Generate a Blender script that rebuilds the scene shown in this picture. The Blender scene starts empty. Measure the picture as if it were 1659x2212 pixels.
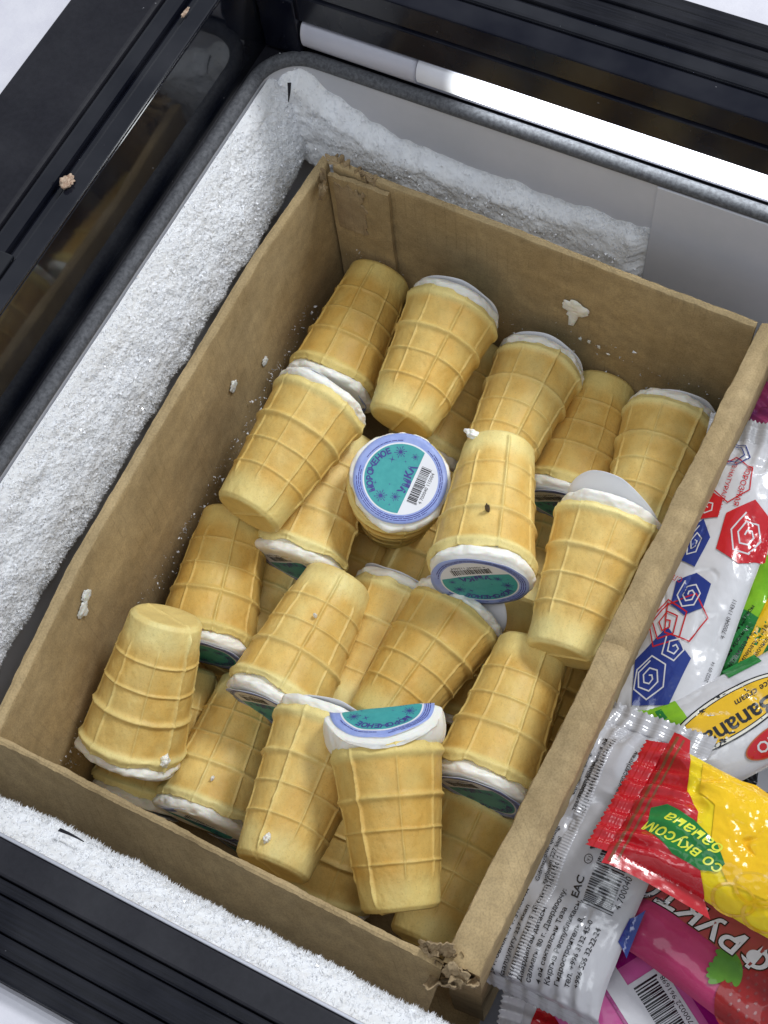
import bpy, bmesh, math, random
import numpy as np
from mathutils import Matrix, Vector
from mathutils.geometry import tessellate_polygon

scene = bpy.context.scene
COL = scene.collection

# ------------------------------------------------------------ camera
CAM = np.array([0.36659, -0.51908, 0.76264])
AX = np.array([[0.89234, 0.37713, -0.24801], [0.44556, -0.82379, 0.35048], [-0.07213, -0.42325, -0.90314]])
cam_d = bpy.data.cameras.new('camera'); cam = bpy.data.objects.new('camera', cam_d); COL.objects.link(cam)
cam.matrix_world = Matrix(((AX[0, 0], -AX[0, 1], -AX[0, 2], CAM[0]), (AX[1, 0], -AX[1, 1], -AX[1, 2], CAM[1]),
                           (AX[2, 0], -AX[2, 1], -AX[2, 2], CAM[2]), (0, 0, 0, 1)))
cam_d.sensor_fit = 'VERTICAL'; cam_d.sensor_height = 24.0; cam_d.sensor_width = 18.0
cam_d.lens = 3050 / 2212 * 24
cam_d.clip_start = 0.02; cam_d.clip_end = 50
scene.camera = cam

# ------------------------------------------------------------ light
world = bpy.data.worlds.new('World'); scene.world = world; world.use_nodes = True
bgn = world.node_tree.nodes['Background']
bgn.inputs['Color'].default_value = (0.86, 0.92, 1.0, 1); bgn.inputs['Strength'].default_value = 0.36
def area(name, loc, target, sx, sy, power, col):
    l = bpy.data.lights.new(name, 'AREA'); l.shape = 'RECTANGLE'; l.size = sx; l.size_y = sy
    l.energy = power; l.color = col
    o = bpy.data.objects.new(name, l); COL.objects.link(o); o.location = loc
    o.rotation_euler = (Vector(target) - Vector(loc)).to_track_quat('-Z', 'Y').to_euler()
    return o
area('ceiling_and_fill_lamp', (0.95, 1.15, 1.95), (0.2, -0.2, 0), 0.55, 0.45, 34, (0.96, 0.98, 1.0))
area('ceiling_and_fill_lamp', (0.30, -0.9, 2.2), (0.2, -0.2, 0), 1.8, 0.9, 14, (0.90, 0.95, 1.0))  # broad fill light added from the front to lift the shadows
LED_STRENGTH = 9.0
scene.view_settings.view_transform = 'Standard'; scene.view_settings.look = 'None'
scene.view_settings.exposure = 0.12; scene.view_settings.gamma = 1.0
scene.cycles.max_bounces = 8; scene.cycles.use_denoising = True

# ------------------------------------------------------------ numeric helpers
def _hash(i, seed):
    i = i.astype(np.uint64)
    h = i[..., 0] * np.uint64(374761393) + i[..., 1] * np.uint64(668265263) + i[..., 2] * np.uint64(2147483647) + np.uint64(seed * 974711 + 13)
    h = (h ^ (h >> np.uint64(13))) * np.uint64(1274126177)
    h = h & np.uint64(0xffffffff)
    h = (h ^ (h >> np.uint64(16))) * np.uint64(2246822519) & np.uint64(0xffffffff)
    h = h ^ (h >> np.uint64(15))
    return (h & np.uint64(0xffffff)).astype(float) / float(0xffffff) * 2 - 1
def vnoise(p, seed=0):
    p = np.asarray(p, float) + 1000.0
    i = np.floor(p); fr = p - i; fr = fr * fr * (3 - 2 * fr); i = i.astype(np.int64)
    out = 0
    for dx in (0, 1):
        for dy in (0, 1):
            for dz in (0, 1):
                w = (fr[..., 0] if dx else 1 - fr[..., 0]) * (fr[..., 1] if dy else 1 - fr[..., 1]) * (fr[..., 2] if dz else 1 - fr[..., 2])
                out = out + w * _hash(i + np.array([dx, dy, dz]), seed)
    return out
def fbm(p, seed=0, octaves=4, gain=0.5):
    p = np.asarray(p, float); a = 1.0; s = 0; t = 0
    for k in range(octaves):
        s = s + a * vnoise(p * 2 ** k, seed + k * 7); t += a; a *= gain
    return s / t
def st(*a):
    return np.stack(np.broadcast_arrays(*a), -1)
def smooth(a, b, x):
    t = np.clip((x - a) / (b - a), 0, 1); return t * t * (3 - 2 * t)

def make_mesh(name, verts, faces, shade=True):
    me = bpy.data.meshes.new(name)
    verts = np.asarray(verts, np.float32).reshape(-1, 3)
    if isinstance(faces, np.ndarray):
        k = faces.shape[1]; n = len(faces)
        me.vertices.add(len(verts)); me.vertices.foreach_set('co', verts.ravel())
        me.loops.add(n * k); me.loops.foreach_set('vertex_index', faces.astype(np.int32).ravel())
        me.polygons.add(n); me.polygons.foreach_set('loop_start', np.arange(0, n * k, k, dtype=np.int32))
        me.polygons.foreach_set('loop_total', np.full(n, k, np.int32))
        me.update(calc_edges=True)
    else:
        me.from_pydata(verts.tolist(), [], faces); me.update()
    me.validate()
    if shade: me.polygons.foreach_set('use_smooth', np.ones(len(me.polygons), bool))
    return me
def grid_faces(nu, nv, wrap_u=False, wrap_v=False, off=0):
    a = np.arange(nu if wrap_u else nu - 1); b = np.arange(nv if wrap_v else nv - 1)
    A, B = np.meshgrid(a, b, indexing='ij'); A2 = (A + 1) % nu; B2 = (B + 1) % nv
    return off + np.stack([A * nv + B, A2 * nv + B, A2 * nv + B2, A * nv + B2], -1).reshape(-1, 4)
def obj(name, me, mat=None, parent=None):
    o = bpy.data.objects.new(name, me); COL.objects.link(o)
    if mat is not None and me is not None:
        if len(me.materials) == 0: me.materials.append(mat)
    if parent is not None: o.parent = parent
    return o
def tag(o, label, cat=None, group=None, kind=None):
    o['label'] = label
    if cat: o['category'] = cat
    if group: o['group'] = group
    if kind: o['kind'] = kind
    return o
def empty(name, mw=None):
    o = bpy.data.objects.new(name, None); COL.objects.link(o); o.empty_display_size = 0.02
    if mw is not None: o.matrix_world = mw
    return o
def slab_mesh(name, x0, x1, y0, y1, z0, z1, bev=0.001, seg=2):
    bm = bmesh.new(); bmesh.ops.create_cube(bm, size=1)
    bmesh.ops.scale(bm, vec=(x1 - x0, y1 - y0, z1 - z0), verts=bm.verts)
    bmesh.ops.translate(bm, vec=((x0 + x1) / 2, (y0 + y1) / 2, (z0 + z1) / 2), verts=bm.verts)
    if bev: bmesh.ops.bevel(bm, geom=bm.edges[:], offset=bev, segments=seg, affect='EDGES', profile=0.5)
    me = bpy.data.meshes.new(name); bm.to_mesh(me); bm.free()
    return me

# ------------------------------------------------------------ materials
def mat(name, col, rough=0.5, col2=None, scale=40, detail=5, bump=0.0, bscale=200, spec=0.5, sss=0.0, coat=0.0,
        metal=0.0, emit=None, estr=0.0, stretch=(1, 1, 1), attr=None, col3=None, fac=(0.35, 0.65), rough2=None, bdist=0.0004, rad=(0.004, 0.0025, 0.0015)):
    m = bpy.data.materials.new(name); m.use_nodes = True; nt = m.node_tree; N = nt.nodes; Lk = nt.links
    b = N['Principled BSDF']
    b.inputs['Base Color'].default_value = (*col, 1); b.inputs['Roughness'].default_value = rough
    b.inputs['Specular IOR Level'].default_value = spec; b.inputs['Metallic'].default_value = metal
    b.inputs['Coat Weight'].default_value = coat; b.inputs['Coat Roughness'].default_value = 0.12
    if sss:
        b.inputs['Subsurface Weight'].default_value = sss; b.inputs['Subsurface Radius'].default_value = rad
        b.inputs['Subsurface Scale'].default_value = 1.0
    tc = N.new('ShaderNodeTexCoord'); mp = N.new('ShaderNodeMapping'); mp.inputs['Scale'].default_value = stretch
    Lk.new(tc.outputs['Object'], mp.inputs['Vector'])
    last = None
    if col2 is not None:
        n = N.new('ShaderNodeTexNoise'); n.inputs['Scale'].default_value = scale; n.inputs['Detail'].default_value = detail
        n.inputs['Roughness'].default_value = 0.65
        Lk.new(mp.outputs[0], n.inputs['Vector'])
        r = N.new('ShaderNodeMapRange'); r.inputs['From Min'].default_value = fac[0]; r.inputs['From Max'].default_value = fac[1]
        Lk.new(n.outputs['Fac'], r.inputs['Value'])
        mx = N.new('ShaderNodeMix'); mx.data_type = 'RGBA'
        mx.inputs['A'].default_value = (*col, 1); mx.inputs['B'].default_value = (*col2, 1)
        Lk.new(r.outputs['Result'], mx.inputs['Factor']); last = mx.outputs['Result']
        if rough2 is not None:
            r2 = N.new('ShaderNodeMapRange'); r2.inputs['To Min'].default_value = rough; r2.inputs['To Max'].default_value = rough2
            r2.inputs['From Min'].default_value = fac[0]; r2.inputs['From Max'].default_value = fac[1]
            Lk.new(n.outputs['Fac'], r2.inputs['Value']); Lk.new(r2.outputs['Result'], b.inputs['Roughness'])
    if attr:
        at = N.new('ShaderNodeAttribute'); at.attribute_name = attr
        mx = N.new('ShaderNodeMix'); mx.data_type = 'RGBA'
        if last is not None: Lk.new(last, mx.inputs['A'])
        else: mx.inputs['A'].default_value = (*col, 1)
        mx.inputs['B'].default_value = (*col3, 1)
        Lk.new(at.outputs['Fac'], mx.inputs['Factor']); last = mx.outputs['Result']
    if last is not None: Lk.new(last, b.inputs['Base Color'])
    if bump:
        n2 = N.new('ShaderNodeTexNoise'); n2.inputs['Scale'].default_value = bscale; n2.inputs['Detail'].default_value = 4
        Lk.new(mp.outputs[0], n2.inputs['Vector'])
        bp = N.new('ShaderNodeBump'); bp.inputs['Strength'].default_value = bump; bp.inputs['Distance'].default_value = bdist
        Lk.new(n2.outputs['Fac'], bp.inputs['Height']); Lk.new(bp.outputs['Normal'], b.inputs['Normal'])
    if emit is not None:
        b.inputs['Emission Color'].default_value = (*emit, 1); b.inputs['Emission Strength'].default_value = estr
    return m

M = {}
M['black_gloss'] = mat('black_gloss', (0.004, 0.005, 0.009), 0.06, spec=0.75, bump=0.05, bscale=60)
M['black_matte'] = mat('black_matte', (0.010, 0.010, 0.015), 0.5, (0.014, 0.014, 0.020), 300, spec=0.3, bump=0.25, bscale=900, bdist=0.0002)
M['black_ridged'] = mat('black_ridged', (0.0025, 0.003, 0.006), 0.45, (0.010, 0.011, 0.018), 30, stretch=(1, 26, 26), spec=0.18, rough2=0.55, bump=0.3, bscale=60)
M['rail_gloss'] = mat('rail_gloss', (0.006, 0.007, 0.013), 0.16, spec=0.6)
M['edge_silver'] = mat('edge_silver', (0.55, 0.56, 0.62), 0.3, metal=0.5)
M['liner'] = mat('liner', (0.55, 0.56, 0.61), 0.45, (0.62, 0.62, 0.67), 12, bump=0.08, bscale=120)
M['seal'] = mat('seal', (0.06, 0.062, 0.07), 0.6, (0.16, 0.165, 0.18), 420, detail=8, fac=(0.35, 0.75), bump=0.15, bscale=900, spec=0.25)
M['shell'] = mat('shell', (0.70, 0.69, 0.76), 0.5, (0.76, 0.75, 0.81), 60, bump=0.35, bscale=260, bdist=0.0006)
M['floor'] = mat('floor', (0.35, 0.34, 0.35), 0.45, (0.42, 0.41, 0.42), 6)
M['frost'] = mat('frost', (0.955, 0.97, 1.0), 0.5, (0.925, 0.945, 0.99), 55, sss=0.12, bump=0.25, bscale=1400, bdist=0.0005, rad=(0.006, 0.0062, 0.0068))
M['ice_flake'] = mat('ice_flake', (0.95, 0.96, 1.0), 0.05, spec=1.0, coat=1.0)
M['lamp_cover'] = mat('lamp_cover', (0.55, 0.55, 0.63), 0.3)
M['black_panel'] = mat('black_panel', (0.006, 0.007, 0.014), 0.16, spec=0.28, bump=0.05, bscale=60)
M['lamp_lit'] = mat('lamp_lit', (0.55, 0.55, 0.63), 0.4, emit=(0.93, 0.98, 1.0), estr=LED_STRENGTH)
def lampgrad(m):
    nt = m.node_tree; N = nt.nodes; Lk = nt.links; b = N['Principled BSDF']
    sx = N.new('ShaderNodeSeparateXYZ'); Lk.new(N['Texture Coordinate'].outputs['Object'], sx.inputs[0])
    r = N.new('ShaderNodeMapRange'); r.interpolation_type = 'SMOOTHSTEP'; r.inputs['From Min'].default_value = -0.226; r.inputs['From Max'].default_value = -0.180
    r.inputs['To Min'].default_value = 0.12; r.inputs['To Max'].default_value = LED_STRENGTH
    Lk.new(sx.outputs['X'], r.inputs['Value']); Lk.new(r.outputs[0], b.inputs['Emission Strength'])
lampgrad(M['lamp_lit'])
def kraft(name, a, b2):
    m = mat(name, a, 0.85, b2, 26, detail=9, spec=0.2, bump=0.35, bscale=520, stretch=(1, 1, 1), bdist=0.0005)
    nt = m.node_tree; N = nt.nodes; Lk = nt.links; b = N['Principled BSDF']
    tc = N['Texture Coordinate']
    src = b.inputs['Base Color'].links[0].from_socket
    mp = N.new('ShaderNodeMapping'); mp.inputs['Scale'].default_value = (1, 1, 3.5)
    Lk.new(tc.outputs['Object'], mp.inputs['Vector'])
    n = N.new('ShaderNodeTexNoise'); n.inputs['Scale'].default_value = 18; n.inputs['Detail'].default_value = 7
    Lk.new(mp.outputs[0], n.inputs['Vector'])
    r = N.new('ShaderNodeMapRange'); r.inputs['From Min'].default_value = 0.3; r.inputs['From Max'].default_value = 0.75
    r.inputs['To Min'].default_value = 0.88; r.inputs['To Max'].default_value = 1.06
    Lk.new(n.outputs['Fac'], r.inputs['Value'])
    # large damp stains
    n3 = N.new('ShaderNodeTexNoise'); n3.inputs['Scale'].default_value = 9; n3.inputs['Detail'].default_value = 4
    Lk.new(tc.outputs['Object'], n3.inputs['Vector'])
    r3 = N.new('ShaderNodeMapRange'); r3.inputs['From Min'].default_value = 0.35; r3.inputs['From Max'].default_value = 0.6
    r3.inputs['To Min'].default_value = 0.82; r3.inputs['To Max'].default_value = 1.05
    Lk.new(n3.outputs['Fac'], r3.inputs['Value'])
    mu = N.new('ShaderNodeMath'); mu.operation = 'MULTIPLY'; Lk.new(r.outputs[0], mu.inputs[0]); Lk.new(r3.outputs[0], mu.inputs[1])
    mx = N.new('ShaderNodeMix'); mx.data_type = 'RGBA'; mx.blend_type = 'MULTIPLY'; mx.inputs['Factor'].default_value = 1
    sx = N.new('ShaderNodeSeparateXYZ'); Lk.new(tc.outputs['Object'], sx.inputs[0])
    ad = N.new('ShaderNodeMath'); ad.operation = 'ADD'; Lk.new(sx.outputs['X'], ad.inputs[0]); Lk.new(sx.outputs['Y'], ad.inputs[1])
    ml = N.new('ShaderNodeMath'); ml.operation = 'MULTIPLY'; ml.inputs[1].default_value = 2 * math.pi / 0.0075; Lk.new(ad.outputs[0], ml.inputs[0])
    sn = N.new('ShaderNodeMath'); sn.operation = 'SINE'; Lk.new(ml.outputs[0], sn.inputs[0])
    pw = N.new('ShaderNodeMapRange'); pw.inputs['From Min'].default_value = 0.88; pw.inputs['From Max'].default_value = 1.0; Lk.new(sn.outputs[0], pw.inputs['Value'])
    nm = N.new('ShaderNodeTexNoise'); nm.inputs['Scale'].default_value = 35; Lk.new(tc.outputs['Object'], nm.inputs['Vector'])
    gm = N.new('ShaderNodeMapRange'); gm.inputs['From Min'].default_value = 0.48; gm.inputs['From Max'].default_value = 0.62; Lk.new(nm.outputs['Fac'], gm.inputs['Value'])
    g2 = N.new('ShaderNodeMath'); g2.operation = 'MULTIPLY'; Lk.new(pw.outputs[0], g2.inputs[0]); Lk.new(gm.outputs[0], g2.inputs[1])
    g3 = N.new('ShaderNodeMapRange'); g3.inputs['To Min'].default_value = 1.0; g3.inputs['To Max'].default_value = 0.86; Lk.new(g2.outputs[0], g3.inputs['Value'])
    mu2 = N.new('ShaderNodeMath'); mu2.operation = 'MULTIPLY'; Lk.new(mu.outputs[0], mu2.inputs[0]); Lk.new(g3.outputs[0], mu2.inputs[1])
    Lk.new(src, mx.inputs['A']); Lk.new(mu2.outputs[0], mx.inputs['B']); Lk.new(mx.outputs['Result'], b.inputs['Base Color'])
    return m
M['kraft'] = kraft('kraft', (0.44, 0.320, 0.165), (0.50, 0.375, 0.205))
M['kraft_worn'] = kraft('kraft_worn', (0.50, 0.40, 0.26), (0.40, 0.30, 0.18))
M['kraft_torn'] = kraft('kraft_torn', (0.46, 0.35, 0.21), (0.30, 0.21, 0.12))
M['wafer'] = mat('wafer', (0.72, 0.46, 0.115), 0.5, (0.80, 0.57, 0.18), 55, detail=8, sss=0.06, bump=0.35, bscale=700, attr='pale', col3=(0.86, 0.745, 0.32), spec=0.35)
M['cream'] = mat('cream', (0.90, 0.875, 0.79), 0.42, (0.93, 0.915, 0.86), 40, sss=0.4, bump=0.4, bscale=350, spec=0.4, bdist=0.0006)
def speckle(m, scale, lo, hi, fmin=0.3, fmax=0.6):
    nt = m.node_tree; N = nt.nodes; Lk = nt.links; b = N['Principled BSDF']; src = b.inputs['Base Color'].links[0].from_socket
    n = N.new('ShaderNodeTexNoise'); n.inputs['Scale'].default_value = scale; n.inputs['Detail'].default_value = 3
    Lk.new(N['Texture Coordinate'].outputs['Object'], n.inputs['Vector'])
    r = N.new('ShaderNodeMapRange'); r.inputs['From Min'].default_value = fmin; r.inputs['From Max'].default_value = fmax; r.inputs['To Min'].default_value = lo; r.inputs['To Max'].default_value = hi
    Lk.new(n.outputs['Fac'], r.inputs['Value'])
    mx = N.new('ShaderNodeMix'); mx.data_type = 'RGBA'; mx.blend_type = 'MULTIPLY'; mx.inputs['Factor'].default_value = 1
    Lk.new(src, mx.inputs['A']); Lk.new(r.outputs[0], mx.inputs['B']); Lk.new(mx.outputs['Result'], b.inputs['Base Color'])
speckle(M['wafer'], 1100, 0.86, 1.02, 0.28, 0.45); speckle(M['wafer'], 75, 0.90, 1.04, 0.3, 0.65)
def perobj(m, lo=(0.86, 0.77, 0.62), hi=(1.05, 1.06, 1.12)):
    nt = m.node_tree; N = nt.nodes; Lk = nt.links; b = N['Principled BSDF']; src = b.inputs['Base Color'].links[0].from_socket
    oi = N.new('ShaderNodeObjectInfo'); mm = N.new('ShaderNodeMix'); mm.data_type = 'RGBA'
    mm.inputs['A'].default_value = (*lo, 1); mm.inputs['B'].default_value = (*hi, 1); Lk.new(oi.outputs['Random'], mm.inputs['Factor'])
    mx = N.new('ShaderNodeMix'); mx.data_type = 'RGBA'; mx.blend_type = 'MULTIPLY'; mx.inputs['Factor'].default_value = 1
    Lk.new(src, mx.inputs['A']); Lk.new(mm.outputs['Result'], mx.inputs['B']); Lk.new(mx.outputs['Result'], b.inputs['Base Color'])
perobj(M['wafer'])
for kk in ('kraft', 'kraft_worn', 'kraft_torn'): speckle(M[kk], 900, 0.80, 1.05, 0.3, 0.6); speckle(M[kk], 120, 0.90, 1.05, 0.35, 0.62)
M['paper_blue'] = mat('paper_blue', (0.25, 0.33, 0.70), 0.45, (0.36, 0.44, 0.78), 90, spec=0.4)
M['paper_white'] = mat('paper_white', (0.80, 0.81, 0.86), 0.5, spec=0.4)
M['print_teal'] = mat('print_teal', (0.045, 0.33, 0.34), 0.45, (0.06, 0.38, 0.38), 200, spec=0.4)
M['print_purple'] = mat('print_purple', (0.05, 0.05, 0.26), 0.45, spec=0.4)
M['print_black'] = mat('print_black', (0.012, 0.012, 0.016), 0.45, spec=0.4)
def dusty(m, scale, thr, col=(0.30, 0.30, 0.32)):
    nt = m.node_tree; N = nt.nodes; Lk = nt.links; b = N['Principled BSDF']; inp = b.inputs['Base Color']
    n = N.new('ShaderNodeTexNoise'); n.inputs['Scale'].default_value = scale; n.inputs['Detail'].default_value = 2
    Lk.new(N['Texture Coordinate'].outputs['Object'], n.inputs['Vector'])
    r = N.new('ShaderNodeMapRange'); r.inputs['From Min'].default_value = thr; r.inputs['From Max'].default_value = thr + 0.05
    Lk.new(n.outputs['Fac'], r.inputs['Value'])
    n2 = N.new('ShaderNodeTexNoise'); n2.inputs['Scale'].default_value = 22; n2.inputs['Detail'].default_value = 5
    Lk.new(N['Texture Coordinate'].outputs['Object'], n2.inputs['Vector'])
    r2 = N.new('ShaderNodeMapRange'); r2.inputs['From Min'].default_value = 0.42; r2.inputs['From Max'].default_value = 0.75; r2.inputs['To Max'].default_value = 0.05
    Lk.new(n2.outputs['Fac'], r2.inputs['Value'])
    ad = N.new('ShaderNodeMath'); ad.operation = 'ADD'; ad.use_clamp = True; Lk.new(r.outputs[0], ad.inputs[0]); Lk.new(r2.outputs[0], ad.inputs[1])
    mx = N.new('ShaderNodeMix'); mx.data_type = 'RGBA'; mx.inputs['B'].default_value = (*col, 1)
    if inp.links: Lk.new(inp.links[0].from_socket, mx.inputs['A'])
    else: mx.inputs['A'].default_value = inp.default_value
    Lk.new(ad.outputs[0], mx.inputs['Factor']); Lk.new(mx.outputs['Result'], inp)
dusty(M['black_gloss'], 260, 0.765); dusty(M['black_panel'], 260, 0.765); dusty(M['black_ridged'], 240, 0.76); dusty(M['black_matte'], 260, 0.78); dusty(M['rail_gloss'], 260, 0.765)
M['dirt'] = mat('dirt', (0.12, 0.09, 0.06), 0.8)
M['crumb'] = mat('crumb', (0.62, 0.48, 0.36), 0.8, (0.3, 0.18, 0.12), 500)

# ------------------------------------------------------------ 2D print helpers
def text2d(s, size=1.0, bold=0.0, shear=0.0, spacing=1.0):
    cu = bpy.data.curves.new('text', 'FONT'); cu.body = s; cu.size = 1.0; cu.offset = bold; cu.shear = shear
    cu.resolution_u = 2; cu.space_character = spacing; cu.fill_mode = 'FRONT'
    o = bpy.data.objects.new('text', cu); COL.objects.link(o)
    bpy.context.view_layer.update()
    dg = bpy.context.evaluated_depsgraph_get()
    me = bpy.data.meshes.new_from_object(o.evaluated_get(dg))
    me.calc_loop_triangles()
    v = np.array([x.co[:2] for x in me.vertices], float).reshape(-1, 2) * size
    t = np.array([x.vertices[:] for x in me.loop_triangles], int).reshape(-1, 3)
    bpy.data.objects.remove(o); bpy.data.curves.remove(cu); bpy.data.meshes.remove(me)
    if len(v):
        v[:, 0] -= (v[:, 0].min() + v[:, 0].max()) / 2
    return v, t
def xf(vt, dx=0, dy=0, rot=0, sx=1, sy=1):
    v, t = vt; c, s = math.cos(rot), math.sin(rot); v = v * np.array([sx, sy])
    return np.stack([v[:, 0] * c - v[:, 1] * s + dx, v[:, 0] * s + v[:, 1] * c + dy], 1), t
def join2d(items):
    V, T, n = [], [], 0
    for v, t in items:
        if len(v) == 0: continue
        V.append(v); T.append(np.asarray(t) + n); n += len(v)
    return np.concatenate(V), np.concatenate(T)
def poly2d(pts):
    pts = [tuple(p) for p in pts]
    tr = tessellate_polygon([[Vector((x, y, 0)) for x, y in pts]])
    return np.array(pts, float), np.array(tr, int).reshape(-1, 3)
def rect2d(x0, y0, x1, y1):
    return np.array([[x0, y0], [x1, y0], [x1, y1], [x0, y1]], float), np.array([[0, 1, 2], [0, 2, 3]])
def disc2d(r, cx=0, cy=0, ry=None, n=48, r0=0.0):
    a = np.linspace(0, 2 * math.pi, n, endpoint=False); ry = r if ry is None else ry
    o = np.stack([cx + r * np.cos(a), cy + ry * np.sin(a)], 1)
    k = np.arange(n)
    if r0 <= 0:
        return np.concatenate([o, [[cx, cy]]]), np.stack([k, (k + 1) % n, np.full(n, n)], 1)
    i = np.stack([cx + r0 * np.cos(a), cy + r0 * ry / r * np.sin(a)], 1)
    return np.concatenate([o, i]), np.concatenate([np.stack([k, (k + 1) % n, k + n], 1), np.stack([(k + 1) % n, (k + 1) % n + n, k + n], 1)])
def line2d(pts, w, closed=False):
    pts = np.array(pts, float); out = []
    n = len(pts)
    for i in range(n if closed else n - 1):
        a, b = pts[i], pts[(i + 1) % n]; d = (b - a) / (np.linalg.norm(b - a) + 1e-12)
        nn = np.array([-d[1], d[0]]) * w / 2; e = d * w * 0.35
        out.append((np.array([a - nn - e, b - nn + e, b + nn + e, a + nn - e]), np.array([[0, 1, 2], [0, 2, 3]])))
    return join2d(out)
def barcode2d(x0, x1, y0, y1, seed=1):
    rnd = random.Random(seed); out = []; x = x0; w = (x1 - x0) / 95
    k = 0
    while x < x1 - w * 0.5:
        bw = w * rnd.choice((1, 1, 2, 2, 3)); gap = w * rnd.choice((1, 1, 2, 2))
        tall = k in (0, 1, 14, 15) or x + bw > x1 - 3 * w
        out.append(rect2d(x, y0 - ((y1 - y0) * 0.1 if tall else 0), min(x + bw, x1), y1)); x += bw + gap; k += 1
    return join2d(out)
def arctext(s, r, size, a0, a1, bold=0.0, flip=False, sx=1.0):
    out = []; n = len(s)
    for i, ch in enumerate(s):
        if ch == ' ': continue
        a = a0 + (a1 - a0) * (i + 0.5) / n
        v, t = text2d(ch, size, bold)
        out.append(xf((v * np.array([sx, 1]), t), r * math.cos(a), r * math.sin(a), a - math.pi / 2))
    return join2d(out)
def subdiv2d(vt, maxlen):
    v, t = vt; v = np.asarray(v, float); t = np.asarray(t, int)
    for _ in range(18):
        e = np.stack([v[t[:, [1, 2, 0]][:, k]] - v[t[:, k]] for k in range(3)], 1)
        el = np.linalg.norm(e, axis=2); big = el.max(1) > maxlen
        if not big.any(): break
        tb = t[big]; keep = t[~big]
        # longest-edge bisection keeps the count low
        k = el[big].argmax(1); r = np.arange(len(tb))
        a, b, c = tb[r, k], tb[r, (k + 1) % 3], tb[r, (k + 2) % 3]
        mid = (v[a] + v[b]) / 2; ids = len(v) + r
        v = np.concatenate([v, mid])
        t = np.concatenate([keep, np.stack([a, ids, c], 1), np.stack([ids, b, c], 1)])
    return v, t
def decal(name, vt, fn, material, parent, maxlen=0.004, eps=0.00015):
    v, t = subdiv2d(vt, maxlen)
    # make every triangle face up
    a = v[t[:, 1]] - v[t[:, 0]]; b = v[t[:, 2]] - v[t[:, 0]]
    neg = a[:, 0] * b[:, 1] - a[:, 1] * b[:, 0] < 0
    t = t.copy(); t[neg] = t[neg][:, ::-1]
    P3 = fn(v[:, 0], v[:, 1], eps)
    return obj(name, make_mesh(name, P3, t), material, parent)
# ------------------------------------------------------------ setting
fl = obj('floor', slab_mesh('floor', -3, 3.5, -3, 3, -0.86, -0.82, 0), M['floor']); fl['kind'] = 'structure'

# ------------------------------------------------------------ chest freezer
fz = empty('chest_freezer', Matrix.Translation((0.3, -0.23, -0.82)))
tag(fz, 'black framed chest freezer with frosted pale grey liner holding the cardboard box', 'freezer')
FINV = fz.matrix_world.inverted()
def fpart(name, me, m):
    me.transform(FINV); return obj(name, me, m, fz)
XL, YB, YF, XR = -0.045, 0.031, -0.492, 1.0
def path(d, r0=0.026, n=10):
    """liner outline offset outward by d: front right -> front left -> back left -> back right"""
    r = r0 + d; xl, yb, yf = XL - d, YB + d, YF - d; p = []
    for x in np.linspace(XR, xl + r, 60): p.append((x, yf))
    for a in np.linspace(-90, -180, n)[1:-1]: p.append((xl + r + r * math.cos(math.radians(a)), yf + r + r * math.sin(math.radians(a))))
    for y in np.linspace(yf + r, yb - r, 40): p.append((xl, y))
    for a in np.linspace(180, 90, n)[1:-1]: p.append((xl + r + r * math.cos(math.radians(a)), yb - r + r * math.sin(math.radians(a))))
    for x in np.linspace(xl + r, XR, 60): p.append((x, yb))
    return np.array(p)
def sweep(name, prof, m, closed=False, r0=0.026):
    rows = [np.column_stack([path(d, r0), np.full(len(path(d, r0)), z)]) for d, z in prof]
    V = np.stack(rows, 1); n, k = V.shape[:2]
    return fpart(name, make_mesh(name, V.reshape(-1, 3), grid_faces(n, k, False, closed)[:, ::-1].copy()), m)
sweep('inner_wall', [(0, 0.046), (0, 0.02), (0, -0.1), (0, -0.29)], M['liner'])
fpart('inner_floor', slab_mesh('inner_floor', XL, XR, YF, YB, -0.30, -0.288, 0), M['liner'])
for x in (0.2245,):   # moulded joint on the rear liner
    fpart('liner_joint', slab_mesh('liner_joint', x, 0.6, YB - 0.0016, YB + 0.004, -0.2, 0.0445, 0.0006), M['liner'])
prof = [(0.0035 + 0.0050 * math.cos(a), 0.0475 + 0.0048 * math.sin(a)) for a in np.linspace(math.pi * 1.25, -math.pi * 0.25, 12)]
sweep('rim_seal', prof, M['seal'])
sweep('seal_ledge', [(0.0075, 0.0445), (0.03, 0.0445)], M['black_matte'], r0=0.012)
# left side: reflecting panel, rail, matt band
fpart('gloss_panel', slab_mesh('gloss_panel', -0.0665, -0.0575, -0.75, 0.0365, 0.030, 0.1185, 0.0008), M['black_gloss'])
fpart('rail_edge', slab_mesh('rail_edge', -0.0690, -0.0572, -0.75, 0.0300, 0.1190, 0.1215, 0.0009), M['rail_gloss'])
fpart('rail', slab_mesh('rail', -0.0760, -0.0695, -0.75, 0.0480, 0.10, 0.1180, 0.002), M['rail_gloss'])
fpart('rail', slab_mesh('rail', -0.0880, -0.0765, -0.75, 0.0480, 0.10, 0.1225, 0.003, 3), M['rail_gloss'])
fpart('frame_band', slab_mesh('frame_band', -0.1420, -0.0885, -0.75, 0.20, 0.05, 0.1240, 0.0025, 3), M['black_matte'])
fpart('rail_stop', slab_mesh('rail_stop', -0.0870, -0.0700, -0.2380, -0.2150, 0.1190, 0.1226, 0.001), M['black_gloss'])
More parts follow.
